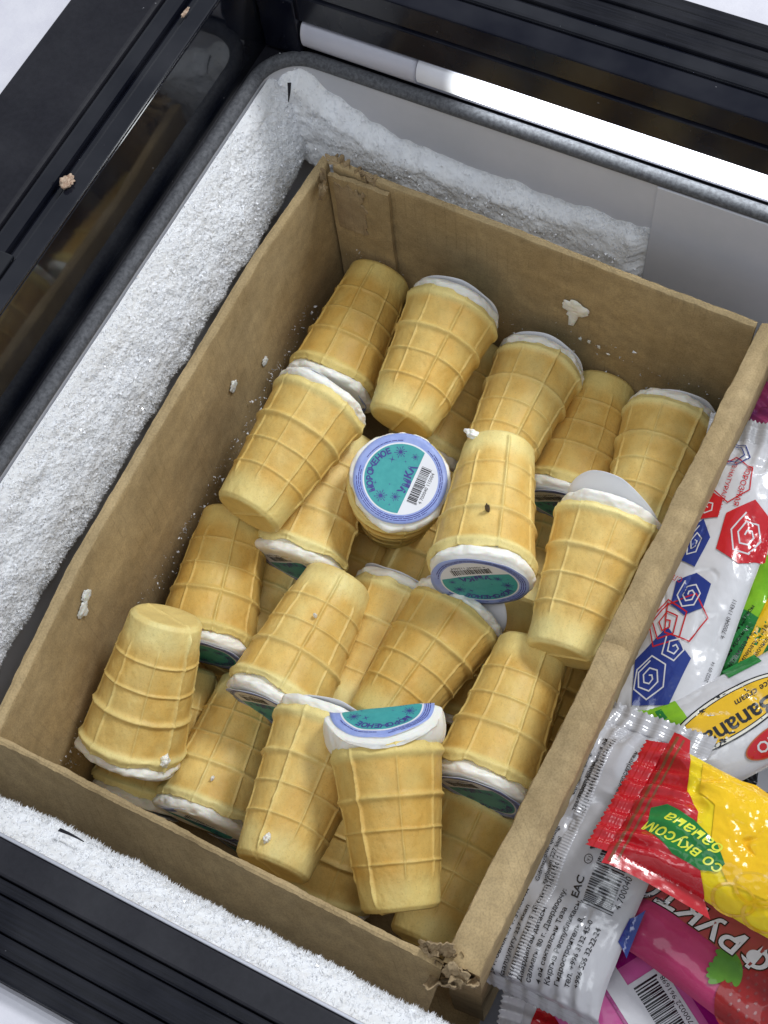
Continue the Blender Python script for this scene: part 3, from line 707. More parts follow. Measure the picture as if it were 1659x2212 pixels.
def lid_meshes(fn):
    nr, nt = 12, 64
    R, A = np.meshgrid(np.linspace(0, 1, nr), np.linspace(0, 2 * math.pi, nt, endpoint=False), indexing='ij')
    X, Y = R * np.cos(A), R * np.sin(A)
    top = fn(X, Y, 0.0).reshape(-1, 3); bot = fn(X, Y, -0.00022).reshape(-1, 3); n = len(top)
    f = grid_faces(nr, nt, False, True); side = [[(nr - 1) * nt + k, (nr - 1) * nt + n + k, (nr - 1) * nt + n + (k + 1) % nt, (nr - 1) * nt + (k + 1) % nt] for k in range(nt)]
    F = np.concatenate([f, f[:, ::-1] + n, np.array(side)])
    me = make_mesh('paper_lid', np.concatenate([top, bot]), F)
    me.materials.append(M['paper_blue']); me.materials.append(M['paper_white'])
    mi = np.ones(len(me.polygons), np.int32); mi[:len(f)] = 0; me.polygons.foreach_set('material_index', mi)
    ms = []
    for nm, key, mt, e in (('white_field', 'white', 'paper_white', 0.00012), ('teal_field', 'teal', 'print_teal', 0.00022), ('lettering', 'ink', 'print_purple', 0.00032), ('fine_print', 'micro', 'print_purple', 0.00018), ('barcode', 'bar', 'print_black', 0.00026)):
        v, t = subdiv2d(LID[key], 0.16)
        a = v[t[:, 1]] - v[t[:, 0]]; b = v[t[:, 2]] - v[t[:, 0]]; neg = a[:, 0] * b[:, 1] - a[:, 1] * b[:, 0] < 0
        t = t.copy(); t[neg] = t[neg][:, ::-1]
        m2 = make_mesh(nm, fn(v[:, 0], v[:, 1], e), t); m2.materials.append(M[mt]); ms.append((nm, m2))
    return me, ms
CUPS = [cup_mesh(100 + 17 * k) for k in range(7)]
CREAM = [cream_mesh(300 + 13 * k, sp) for k, sp in enumerate((0.4, 1.0, 1.8, 0.7, 1.3))]
LIDS = {'a': lid_meshes(lid_fn(0.01, -0.02, 0.05, 0.4, seed=1)), 'b': lid_meshes(lid_fn(-0.03, 0.02, 0.10, 1.7, seed=2)), 'c': lid_meshes(lid_fn(0.04, 0.04, -0.06, 2.6, seed=3, wave=0.0012)),
        'fold': lid_meshes(lid_fn(fold=(math.radians(39), 0.005), dy=0.005, seed=4, rad=0.0006, lift=0.0150)),
        'peel': lid_meshes(lid_fn(0.0, 0.14, 0.10, 1.2, fold=(math.radians(-118), 0.006), seed=5)),
        'bent': lid_meshes(lid_fn(0.0, 0.0, -0.22, 1.3, seed=6)), 'flap': lid_meshes(lid_fn(0.05, 0.16, 0.25, 1.57, seed=7))}
CREAM_FOLD = cream_mesh(777, 0.9, (math.radians(39), 0.005), 0.0150)
def imgdir(dx, dy): return AX @ np.array([dx, dy, 0.0])
G = 'wafer cup ice creams in the box'
CUPT = {
 'c1':((0.0461,-0.1116,-0.1137),(0.0419,-0.0132,-0.1008),0,2,'peel',(-0.5,0.8),2.4,'wafer cup lying bottom up in the rear left box corner, its lid peeled back'),
 'c2':((0.1122,-0.0271,-0.0722),(0.114,-0.1267,-0.0829),1,1,'a',(1,0),0.25,'wafer cup on the rear panel with its long seam up, right of the peeled cup'),
 'c3':((0.1186,-0.1081,-0.1693),(0.1229,-0.0118,-0.1504),2,1,'b',(0,1),1.1,'shaded wafer cup wedged beneath the long seamed cup at the rear panel'),
 'c4':((0.1767,-0.0266,-0.1109),(0.1812,-0.1253,-0.1047),3,0,'a',(1,0),0.4,'wafer cup in the middle of the rear row, its cream end to the rear panel'),
 'c5':((0.2298,-0.1115,-0.143),(0.2205,-0.0132,-0.1344),4,3,'b',(0,1),2.0,'wafer cup with chipped brown bottom standing against the rear panel'),
 'c6':((0.277,-0.0264,-0.1125),(0.2846,-0.1257,-0.1107),5,0,'c',(1,0),0.5,'wafer cup in the rear right corner of the box'),
 'c7':((0.0667,-0.1384,-0.0595),(0.0595,-0.2375,-0.0621),6,3,'bent',(1,0),0.7,'wafer cup by the left panel lying cream end to cream end with the peeled cup'),
 'c8':((0.1401,-0.1747,-0.0588),(0.1235,-0.1643,-0.1557),0,4,'a',(-0.91,-0.42),1.3,'upright wafer cup whose teal and blue paper lid faces straight up'),
 'c9':((0.2188,-0.2215,-0.0518),(0.1884,-0.1264,-0.0616),1,2,'a',(0.1,1),0.9,'wafer cup with a brown scratch and its printed lid showing at the lower end'),
 'c10':((0.2747,-0.1441,-0.0487),(0.2829,-0.2426,-0.0564),2,3,'flap',(0.2,-1),2.9,'large wafer cup overlapped by the right box rim with a lifted grey lid'),
 'c11':((0.0597,-0.3198,-0.1204),(0.034,-0.2244,-0.114),3,1,'b',(0.5,0.8),0.15,'wafer cup by the left panel directly above the upended cup'),
 'c12':((0.0544,-0.4052,-0.1138),(0.049,-0.3219,-0.0587),4,4,'c',(0,1),1.62,'upended wafer cup at the left panel showing its round flat bottom'),
 'c13':((0.0595,-0.2156,-0.1686),(0.0701,-0.3146,-0.1683),5,1,'bent',(1,0),2.2,'pale wafer cup half buried right of the cup above the upended one'),
 'c14':((0.1244,-0.3371,-0.1032),(0.124,-0.2398,-0.1044),6,0,'b',(0,1),0.6,'wafer cup in the centre left of the pile with crumbs on its side'),
 'c15':((0.157,-0.2162,-0.1399),(0.1586,-0.315,-0.1393),0,1,'b',(1,0),1.8,'wafer cup peeking out from under the big tilted centre cup'),
 'c16':((0.2065,-0.2225,-0.1043),(0.192,-0.3198,-0.1058),1,3,'flap',(0.6,-0.7),1.2,'big tilted wafer cup at the centre of the pile, loose lid at its upper right'),
 'c17':((0.2704,-0.3335,-0.0835),(0.2627,-0.2358,-0.0827),2,0,'b',(0.2,1),0.3,'wafer cup bottom up beside the right box rim, white cream at its lower end'),
 'c18':((0.1073,-0.4177,-0.1467),(0.0962,-0.3196,-0.1439),3,3,'bent',(-0.4,0.8),2.1,'wafer cup with lid edge touching the front panel, right of the upended cup'),
 'c19':((0.1695,-0.3336,-0.0774),(0.1801,-0.4303,-0.073),4,2,'c',(0.8,-0.6),0.05,'slim dark golden wafer cup leaning on the front panel left of the folded lid cup'),
 'c20':((0.2115,-0.3373,-0.0384),(0.2616,-0.4197,-0.0589),5,None,'fold',None,0.95,'topmost wafer cup at the front whose lid is folded to a half disc'),
 'c21':((0.2722,-0.323,-0.1399),(0.2725,-0.4233,-0.1404),6,1,'a',(1,0),0.75,'wafer cup in the front right corner beneath the topmost cup'),
 'c22':((0.1909,-0.4181,-0.2112),(0.1896,-0.331,-0.1706),0,3,'c',(0,1),1.4,'wafer cup low at the front panel, mostly under the topmost cup'),
 'c23':((0.0887,-0.2394,-0.1179),(0.0799,-0.1418,-0.1054),1,3,'c',(0,1),2.5,'shaded wafer cup sunk between the left panel cup and the upright one'),
 'c24':((0.1009,-0.2241,-0.2107),(0.0993,-0.1296,-0.1846),2,0,'a',(0,1),0.6,'deep lying wafer cup below the upright lid cup with dull cream end'),
 'c25':((0.1549,-0.2063,-0.1903),(0.1533,-0.1137,-0.1593),3,4,'b',(0,1),1.0,'wafer cup low between the upright lid cup and the scratched cup'),
 'c26':((0.2165,-0.0809,-0.2004),(0.23,-0.1797,-0.1989),4,1,'c',(1,0),2.2,'wafer cup deep in the gap right of the scratched cup'),
 'c27':((0.2735,-0.1867,-0.2047),(0.2838,-0.2862,-0.2056),5,3,'a',(1,0),0.1,'shaded wafer cup low against the right panel'),
 'c28':((0.054,-0.4188,-0.1731),(0.0427,-0.3258,-0.1493),6,0,'b',(0,1),1.9,'wafer cup beneath the upended cup, only its dim cream end showing'),
 'c30':((0.232,-0.2761,-0.1876),(0.2298,-0.1813,-0.1578),0,2,'c',(0,1),2.8,'buried wafer cup with a lump of cream on it above the right centre'),
 'c29':((0.0871,-0.3693,-0.205),(0.0296,-0.2878,-0.2053),1,1,'a',(0,1),0.8,'lowest wafer cup in the left gap beside the upended cup'),
 'c31':((0.1308,-0.4155,-0.2046),(0.1382,-0.3161,-0.2048),2,4,'b',(0,1),1.7,'lowest wafer cup at the front beneath the slim golden one'),
}
CUPM = {}
for key, (T, B, cv, kv, lv, hint, roll, label) in CUPT.items():
    T = np.array(T); B = np.array(B); z = (T - B) / np.linalg.norm(T - B)
    hv = (CAM - T) if hint is None else imgdir(*hint)
    y = hv - z * (hv @ z); y /= np.linalg.norm(y); x = np.cross(y, z)
    mw = Matrix(((x[0], y[0], z[0], B[0]), (x[1], y[1], z[1], B[1]), (x[2], y[2], z[2], B[2]), (0, 0, 0, 1)))
    root = empty('ice_cream_cup', mw); CUPM[key] = mw
    tag(root, label, 'ice cream', G)
    w = obj('wafer_cup', CUPS[(cv + (len(CUPM) // 7)) % 7], None, root); w.rotation_euler[2] = roll
    c = obj('ice_cream', CREAM_FOLD if kv is None else CREAM[kv], None, root)
    if kv is not None: c.rotation_euler[2] = roll * 1.7
    me, prints = LIDS[lv]
    l = obj('paper_lid', me, None, root)
    for nm, m2 in prints: obj(nm, m2, None, l)
# ------------------------------------------------------------ wrapped ice creams right of the box
def film(name, c, c2=None, rough=0.2, sc=30, fac=(0.35, 0.65)):
    return mat(name, c, rough, c2, sc, spec=0.6, coat=0.5, bump=0.45, bscale=70, bdist=0.0012, fac=fac)
F = {}
F['silver'] = film('film_silver', (0.46, 0.46, 0.49))
F['white'] = film('film_white', (0.60, 0.60, 0.63)); F['grey'] = film('film_grey', (0.42, 0.42, 0.44))
F['blue'] = film('film_blue', (0.012, 0.035, 0.22)); F['red'] = film('film_red', (0.50, 0.010, 0.018))
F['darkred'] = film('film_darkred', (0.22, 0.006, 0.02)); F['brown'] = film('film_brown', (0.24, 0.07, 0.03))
F['yellow'] = film('film_yellow', (0.80, 0.66, 0.004), (0.84, 0.58, 0.004), 22); F['orange'] = film('film_orange', (0.84, 0.47, 0.004), (0.85, 0.54, 0.004), 30)
F['gold'] = film('film_gold', (0.75, 0.45, 0.01))
F['green'] = film('film_green', (0.006, 0.15, 0.03), (0.01, 0.21, 0.03), 40); F['lime'] = film('film_lime', (0.16, 0.42, 0.012), (0.26, 0.52, 0.015), 30)
F['leaf'] = film('film_leaf', (0.05, 0.17, 0.015), (0.10, 0.26, 0.02), 300)
F['magenta'] = film('film_magenta', (0.30, 0.008, 0.16)); F['pink'] = film('film_pink', (0.52, 0.075, 0.27), (0.56, 0.10, 0.31), 30)
F['rose'] = film('film_rose', (0.36, 0.022, 0.09), (0.44, 0.035, 0.13), 30); F['cocoa'] = film('film_cocoa', (0.26, 0.055, 0.03), (0.33, 0.04, 0.05), 25)
F['berry'] = film('film_berry', (0.20, 0.006, 0.008), (0.30, 0.012, 0.012), 160); F['seed'] = film('film_seed', (0.22, 0.02, 0.02))
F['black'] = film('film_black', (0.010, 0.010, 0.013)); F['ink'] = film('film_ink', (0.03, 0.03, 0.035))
F['lemon'] = film('film_lemon', (0.78, 0.80, 0.05)); F['purple'] = film('film_purple', (0.13, 0.015, 0.13), (0.42, 0.04, 0.13), 90); F['cream'] = film('film_cream', (0.72, 0.70, 0.62))
F['sky'] = film('film_sky', (0.05, 0.16, 0.45)); F['rust'] = film('film_rust', (0.45, 0.10, 0.03))
ZUP = np.array([0.0, 0.0, 1.0])
def wrapper(name, label, A, B, W, T, base, seed, roll=0.0, bend=0.0, seals=(True, True), fold=(0, 0), prints=(), seam=None, seamw=0.008, taper=0.032,
            cat='ice cream', wr=1.0, sealmat=None, twist=0.0, amp=1.0, length=None, dl=0.0028, de=0.0007, res=(190, 72)):
    A = np.array(A); B = np.array(B); x = (B - A); L = np.linalg.norm(x); x /= L
    if length: A = B - x * length; L = length
    up = ZUP * math.cos(roll) + np.cross(x, ZUP) * -math.sin(roll)
    z = up - x * (up @ x); z /= np.linalg.norm(z); y = np.cross(z, x); C = (A + B) / 2
    mw = Matrix(((x[0], y[0], z[0], C[0]), (x[1], y[1], z[1], C[1]), (x[2], y[2], z[2], C[2]), (0, 0, 0, 1)))
    root = empty(name, mw); tag(root, label, cat, 'wrapped ice creams beside the box')
    SL = 0.013
    def srf(u, v, eps=0.0, side=1.0):
        u = np.asarray(u, float); v = np.asarray(v, float)
        a = np.clip((L / 2 - np.abs(u)) / taper, 0, 1); E = np.sin(a * math.pi / 2) ** 0.75
        q = np.clip(np.abs(2 * v / W), 0, 1)
        c = np.clip(1 - q ** 2.6, 0, 1) ** 0.55
        zz = side * T * E * c
        P = st(u * 45, v * 45, 0 * u + 7)
        k = 6 + seed % 3
        gather = np.sin(v / W * 2 * math.pi * k + 3 * fbm(P * 0.5, seed, 2)) * 0.0016 * wr * (1 - a) ** 1.2 * smooth(1.0, 0.75, q)
        big = 0.0022 * fbm(P * 0.55, seed + 1, 2) * amp
        crease = -0.0026 * amp * np.clip(0.16 - np.abs(fbm(P * 0.42 + 3, seed + 2, 2)), 0, 1) / 0.16 * smooth(-0.3, 0.3, vnoise(P * 0.6, seed + 4))
        fine = 0.0004 * fbm(P * 3.0, seed + 3, 3) * amp - 0.0011 * amp * np.clip(0.12 - np.abs(fbm(P * st(0.7 + 0 * u, 1.5 + 0 * u, 1 + 0 * u), seed + 8, 2)), 0, 1) / 0.12 * smooth(-0.1, 0.4, vnoise(P * 0.9 + 5, seed + 9))
        inb = smooth(1.0, 0.8, q)
        zz = zz + gather + (big + crease + fine) * (0.35 + 0.65 * inb)
        over = np.maximum(np.abs(u) - L / 2, 0); on = over > 0
        zz = np.where(on, zz * 0.6 + 0.00045 * np.sin(over * 2 * math.pi / 0.0021), zz)
        vv = v * (1.0 - 0.10 * E)
        uu = u.copy()
        for sg, fa in ((-1, fold[0]), (1, fold[1])):
            if fa:
                e = np.maximum(sg * u - L / 2 + 0.004, 0); f = e > 0
                zz = np.where(f, zz + e * math.sin(fa), zz); uu = np.where(f, uu - sg * e * (1 - math.cos(fa)), uu)
        tw = twist * u / L
        y2 = vv * np.cos(tw) - zz * np.sin(tw); z2 = vv * np.sin(tw) + zz * np.cos(tw)
        return st(uu, y2, z2 + bend * (u / (L / 2)) ** 2 + eps)
    nu, nv = res
    u = np.linspace(-L / 2, L / 2, nu); v = np.linspace(-1, 1, nv); v = np.sign(v) * np.abs(v) ** 0.8 * W / 2
    U, V = np.meshgrid(u, v, indexing='ij')
    top = srf(U, V); bot = srf(U, V, 0, -0.85); bot[:, 0] = top[:, 0]; bot[:, -1] = top[:, -1]
    vs = np.concatenate([top.reshape(-1, 3), bot.reshape(-1, 3)]); f = grid_faces(nu, nv)
    obj('film_sleeve', make_mesh('film_sleeve', vs, np.concatenate([f, f[:, ::-1] + nu * nv])), F[base], root)
    for k, sg in enumerate((-1, 1)):
        if not seals[k]: continue
        ns, nw = 16, 97; s = np.linspace(0, 1, ns); w = np.linspace(-W / 2, W / 2, nw)
        S, Wv = np.meshgrid(s, w, indexing='ij')
        zig = 0.0016 * np.abs(((np.arange(nw) % 4) - 2)) / 2
        U = sg * (L / 2 + S * (SL + zig[None] * smooth(0.8, 1, S)))
        t = srf(U, Wv); b = t.copy(); b[..., 2] -= 0.0003
        F4 = grid_faces(ns, nw); vs = np.concatenate([t.reshape(-1, 3), b.reshape(-1, 3)])
        F4 = np.concatenate([F4 if sg > 0 else F4[:, ::-1], (F4[:, ::-1] if sg > 0 else F4) + ns * nw])
        obj('end_seal', make_mesh('end_seal', vs, F4), F[sealmat or base], root)
    if seam is not None:
        ns, nw = 520, 9; uu = np.linspace(-L / 2 + 0.002, L / 2 - 0.002, ns); w = np.linspace(-0.5, 0.5, nw) * seamw
        U, Wv = np.meshgrid(uu, w, indexing='ij')
        t = srf(U, seam + Wv); t[..., 2] += 0.0006 + 0.00028 * np.sin(U * 2 * math.pi / 0.0018) * (1 - np.abs(Wv / seamw * 2) ** 4) - 0.0004 * (np.abs(Wv / seamw * 2) > 0.95)
        obj('back_seam', make_mesh('back_seam', t.reshape(-1, 3), grid_faces(ns, nw)), F[base], root)
    for k, (pn, mk, vts) in enumerate(prints):
        for vt in (vts if isinstance(vts, list) else [vts]):
            decal(pn, vt, lambda a, b, e: srf(a, b, e), F[mk], root, dl, de + 0.00007 * k)
    return root
def tx(s, x, y, size, bold=0.0, rot=0.0, shear=0.0, left=False, sx=1.0):
    v, t = text2d(s, size, bold, shear)
    v = v * np.array([sx, 1.0])
    if left: v[:, 0] -= v[:, 0].min()
    return xf((v, t), x, y, rot)
def hexa(cx, cy, r, ry=None, n=6, a0=0.3, jit=0.12, seed=0):
    rn = random.Random(seed); ry = ry or r
    return [(cx + r * (1 + rn.uniform(-jit, jit)) * math.cos(a0 + 2 * math.pi * k / n), cy + ry * (1 + rn.uniform(-jit, jit)) * math.sin(a0 + 2 * math.pi * k / n)) for k in range(n)]
def spiral(cx, cy, r, ry, w, n=5, turns=2.1, a0=0.4):
    k = int(n * turns); p = []
    for i in range(k + 1):
        q = 1 - 0.86 * i / k; a = a0 + 2 * math.pi * i / n; p.append((cx + r * q * math.cos(a), cy + ry * q * math.sin(a)))
    return line2d(p, w)
def ell(cx, cy, a, b, rot=0.0, n=56):
    v, t = disc2d(1, n=n); return xf((v * np.array([a, b]), t), cx, cy, rot)

# white and blue pack along the box
wrapper('wrapped_ice_cream', 'white wrapper with blue and red spiral hexagons along the right side of the box', (0.3480, -0.2720, -0.070), (0.3380, -0.0600, -0.054), 0.064, 0.013, 'white', 3,
        roll=0.25, fold=(-0.2, 0.5), prints=(
    ('blue_panel', 'blue', [poly2d(hexa(-0.060, 0.004, 0.026, 0.020, 5, 0.2, 0.1, 2)), poly2d(hexa(-0.008, 0.002, 0.016, 0.0135, 6, 0.1, 0.1, 3)), poly2d(hexa(0.026, 0.012, 0.018, 0.010, 5, 0.0, 0.1, 4)), poly2d(hexa(0.088, 0.018, 0.008, 0.008, 6, 0.0, 0.1, 14))]),
    ('red_panel', 'red', [poly2d(hexa(0.040, -0.019, 0.023, 0.017, 6, 0.1, 0.15, 5)), poly2d(hexa(0.052, 0.012, 0.011, 0.010, 5, 0.4, 0.1, 6))]),
    ('red_lines', 'red', [line2d(hexa(-0.030, 0.010, 0.017, 0.014, 5, 0.4, 0.1, 7), 0.0009, True), spiral(-0.030, 0.010, 0.014, 0.011, 0.0009), line2d(hexa(-0.024, -0.001, 0.017, 0.015, 5, 1.2, 0.1, 8), 0.0009, True),
                                 line2d(hexa(0.074, 0.003, 0.016, 0.015, 6, 0.2, 0.08, 9), 0.0008, True), tx('МОРОЗНАЯ', 0.071, -0.004, 0.0052, 0.01, math.pi), tx('ИЗ НАТУРАЛЬНЫХ', 0.066, 0.006, 0.0044, 0.01, math.pi), tx('СЛИВОК', 0.003, 0.021, 0.0050, 0.0, 1.4)]),
    ('white_lines', 'white', join2d([spiral(-0.066, 0.008, 0.011, 0.009, 0.0009, 6, 2.0), line2d(hexa(-0.066, 0.008, 0.013, 0.011, 6, 0.3), 0.0009, True), spiral(-0.044, -0.001, 0.010, 0.009, 0.0009, 5, 2.0, 1.0), spiral(-0.008, 0.002, 0.011, 0.009, 0.0009, 6, 2.2, 0.8), spiral(0.026, 0.012, 0.012, 0.006, 0.0008, 5, 2, 0.2),
                                     spiral(0.040, -0.020, 0.016, 0.012, 0.0010, 6, 2.3, 0.5), spiral(0.052, 0.012, 0.007, 0.006, 0.0008, 5, 1.5)])),
    ('blue_lines', 'blue', join2d([line2d(hexa(0.092, 0.010, 0.010, 0.014, 6, 0.5, 0.15, 19), 0.0007, True), line2d(hexa(0.092, 0.010, 0.007, 0.010, 6, 0.5, 0.15, 19), 0.0007, True)])),
    ('fine_print', 'ink', join2d([tx('4 700040 114311', -0.015, -0.028, 0.0036), tx('2022 09 14', -0.05, -0.028, 0.003)]))))

# back of a white pack, lower
lines = ['асоюзу ГОСТ 31457-2012 кургак', '2.0 г. белок 3.7 г. углевод', 'баалуулугу 227 ккал', 'температурада 6 ай сакталсын', 'Даярдалган датасы', 'салмагы 80 г. Даярдоочу:', '4 ай сакталсын Таза', 'Кыргыз Республикасы,', 'Гидростроитель 8,', 'тел. +996 3132 45-0', '+996 556 32-22-24']
blk = []
for i, s in enumerate(lines): blk.append(tx(s, -0.082 + 0.0016 * i, 0.030 - 0.0058 * i, 0.0044, 0.012, left=True))
lines2 = ['harorata 4 oygacha', 'qadoqda korsatilgan', 'aruvchi: MChJ Umut i Ko', 'Gidrostroitel qishlogi', 'saqlansin 227 kkal', 'minus 20 C']
for i, s in enumerate(lines2): blk.append(tx(s, -0.022, 0.034 - 0.0046 * i, 0.0038, 0.008, left=True)); blk.append(tx(s, 0.030, 0.034 - 0.0046 * i, 0.0036, 0.008, left=True, sx=0.85))
lines3 = ['температурасында 4 ай', '-20 С температурасында', 'каптамада көрсетілген', 'Өндіруші: Умут и Ко', 'Даярдалган Таза']
for i, s in enumerate(lines3): blk.append(tx(s, 0.022, -0.001 + 0.016 - 0.0052 * i + (-0.012 if i > 1 else 0), 0.0040, 0.01, left=True))
for i, s in enumerate(['е. ГОСТ 31457-2012', 'езжиренное молоко', 'стабилизатор', 'жиров нет', 'Республика', 'тел. 227']): blk.append(tx(s, 0.034, -0.014 - 0.0042 * i, 0.0038, 0.01, left=True))
wrapper('wrapped_ice_cream', 'back of a white wrapper with barcode, black text and ribbed seam at the box corner', (0.3465, -0.4300, -0.060), (0.3450, -0.2710, -0.042), 0.082, 0.015, 'silver', 8, roll=0.30, amp=1.5, fold=(-1.1, -0.3), seam=0.012, seamw=0.0075, prints=(
    ('fine_print', 'black', join2d(blk)),
    ('barcode', 'black', join2d([barcode2d(-0.023, 0.020, -0.029, -0.011, 8), tx('4 700040 114311', -0.0015, -0.0335, 0.0050)])),
    ('symbols', 'black', join2d([tx('EAC', -0.016, -0.0075, 0.0066, 0.02), disc2d(0.0028, 0.0, -0.0055, n=24, r0=0.0024), tx('Y1', 0.0, -0.0070, 0.0032), line2d(hexa(0.0085, -0.0055, 0.0028, 0.0028, 3, 0.5, 0), 0.0011, True), line2d([(0.0135, -0.0085), (0.0195, -0.0085), (0.0195, -0.0025), (0.0135, -0.0025)], 0.0005, True), line2d([(0.0150, -0.0075), (0.0162, -0.005), (0.0180, -0.0075)], 0.0008), disc2d(0.0008, 0.0163, -0.0036, n=10)])),
    ('blue_corner', 'blue', poly2d([(-0.040, -0.046), (-0.012, -0.046), (-0.020, -0.040), (-0.034, -0.039)]))))

# white and gold banana pack
wrapper('wrapped_ice_cream', 'white wrapper with a yellow oval reading Banana and a red oval badge', (0.4380, -0.1800, -0.052), (0.3635, -0.2750, -0.064), 0.066, 0.016, 'white', 12, roll=0.1, length=0.165, amp=0.6, taper=0.028, prints=(
    ('green_leaf', 'lime', [rect2d(0.0715, -0.034, 0.0825, 0.0), rect2d(0.060, -0.035, 0.0715, -0.012)]),
    ('green_stripe', 'green', [rect2d(0.0695, -0.030, 0.0735, -0.002), rect2d(0.004, -0.035, 0.026, -0.028)]),
    ('outer_outline', 'black', ell(0.037, -0.006, 0.0435, 0.0152, 0.08)), ('white_outline', 'cream', ell(0.037, -0.006, 0.0425, 0.0142, 0.08)), ('inner_outline', 'black', ell(0.037, -0.006, 0.0405, 0.0125, 0.08)),
    ('yellow_oval', 'gold', ell(0.037, -0.006, 0.0397, 0.0118, 0.08)),
    ('red_badge', 'rust', ell(0.018, 0.0205, 0.0235, 0.0088, 0.06)), ('badge_field', 'red', ell(0.018, 0.0205, 0.0225, 0.0080, 0.06)),
    ('lettering', 'black', join2d([tx('Banana!', 0.037, -0.0045, 0.0165, 0.018, 0.06, sx=1.02), tx('ice cream', 0.020, -0.0135, 0.0062, 0.012, 0.08, 0.2)])),
    ('badge_lettering', 'white', tx('KREMO', 0.018, 0.0170, 0.0098, 0.015, 0.06))))

# green packs
gl = []
for i in range(9): gl.append(tx(('Республикасы 996', 'салмагы 70 г', 'Даярдалган датасы', 'ванилин крахмал', 'каптамада 4 ай', 'температура -18', 'масла сливочного', 'Кыргыз Респ.', 'сакталсын 60')[i], -0.05 + 0.004 * (i % 3), 0.020 - 0.0052 * i, 0.0043, 0.008, left=True))
    
wrapper('wrapped_ice_cream', 'dark green and yellow wrapper with fine print and a pale grey fin', (0.3760, -0.2120, -0.090), (0.3990, -0.1000, -0.084), 0.070, 0.014, 'lime', 15, roll=0.15, length=None, prints=(
    ('green_field', 'green', [rect2d(-0.054, -0.033, -0.006, 0.030), rect2d(-0.004, -0.033, 0.05, -0.012)]), ('yellow_band', 'gold', poly2d([(-0.054, -0.006), (0.03, 0.010), (0.04, -0.006), (-0.05, -0.016)])),
    ('pale_fin', 'cream', rect2d(-0.055, 0.024, 0.055, 0.0345)), ('fine_print', 'black', join2d(gl))))
wrapper('wrapped_ice_cream', 'bright green wrapper with a white barcode patch behind the spiral hexagon pack', (0.3760, -0.1750, -0.112), (0.4050, -0.0700, -0.106), 0.066, 0.013, 'lime', 18, roll=0.1, prints=(
    ('white_field', 'white', rect2d(-0.052, 0.0, -0.004, 0.0325)), ('barcode', 'black', xf(barcode2d(-0.020, 0.020, 0.0, 0.016, 5), -0.028, 0.010)), ('green_field', 'green', rect2d(-0.002, -0.033, 0.052, 0.02)), ('fine_print', 'black', join2d([tx('Даярдалган датасы', 0.022, 0.012 - 0.005 * i, 0.0042) for i in range(5)]))))

# purple berry pack at the rear
wrapper('wrapped_ice_cream', 'purple and red berry wrapper peeking out behind the right box rim', (0.4200, -0.0700, -0.056), (0.3420, -0.0220, -0.050), 0.060, 0.012, 'purple', 23, roll=0.0, prints=(
    ('berries', 'berry', [ell(0.030, 0.008, 0.008, 0.008), ell(0.026, -0.010, 0.009, 0.008), ell(0.012, 0.002, 0.009, 0.009)]), ('lettering', 'white', join2d([tx('ягода', 0.018, -0.004, 0.010, 0.0, 0.3, 0.3)]))), sealmat='purple')

# strawberry pack
def berry(cx, cy, r, rot):
    p = [(math.sin(a) * r * (0.95 - 0.22 * (1 - math.cos(a)) / 2), -math.cos(a) * r * 1.12 + 0.12 * r) for a in np.linspace(0, 2 * math.pi, 40, endpoint=False)]
    return xf(poly2d(p), cx, cy, rot)
def leaves(cx, cy, r, rot):
    out = []
    for k in range(7):
        a = (k - 3) * 0.36; v, t = disc2d(1, n=14); out.append(xf((v * np.array([r * 0.16, r * 0.42]) + np.array([0, r * 0.34]), t), cx, cy, rot + a))
    return join2d(out)
def seeds(cx, cy, r, seed):
    rn = random.Random(seed); out = []
    for i in range(-4, 5):
        for j in range(-4, 5):
            x = (i + 0.5 * (j % 2)) * r * 0.24; y = j * r * 0.22
            if x * x + y * y < (0.78 * r) ** 2: out.append(ell(cx + x, cy + y, r * 0.036, r * 0.058, rn.uniform(-0.4, 0.4), 8))
    return join2d(out)
wrapper('wrapped_ice_cream', 'brown and pink wrapper with big strawberries and white outlined lettering', (0.5000, -0.3720, -0.052), (0.3740, -0.3440, -0.058), 0.084, 0.014, 'rose', 27, roll=-0.12, length=0.165, dl=0.0018, de=0.0012, prints=(
    ('cocoa_field', 'cocoa', rect2d(-0.08, -0.041, 0.0815, 0.012)), ('berry', 'berry', berry(-0.006, 0.025, 0.022, 2.6)), ('berry', 'berry', berry(-0.034, 0.028, 0.019, 2.0)),
    ('seeds', 'seed', join2d([seeds(-0.006, 0.025, 0.021, 1), seeds(-0.034, 0.028, 0.018, 2)])), ('leaves', 'leaf', [leaves(0.012, 0.012, 0.018, -0.7), leaves(0.014, 0.023, 0.014, -1.6), leaves(-0.046, 0.036, 0.016, 1.2)]),
    ('letter_outline', 'black', tx('ФРУКТО', 0.040, -0.004, 0.0200, 0.055, 0.02, 0.15)), ('lettering', 'white', tx('ФРУКТО', 0.040, -0.004, 0.0200, 0.018, 0.02, 0.15))))

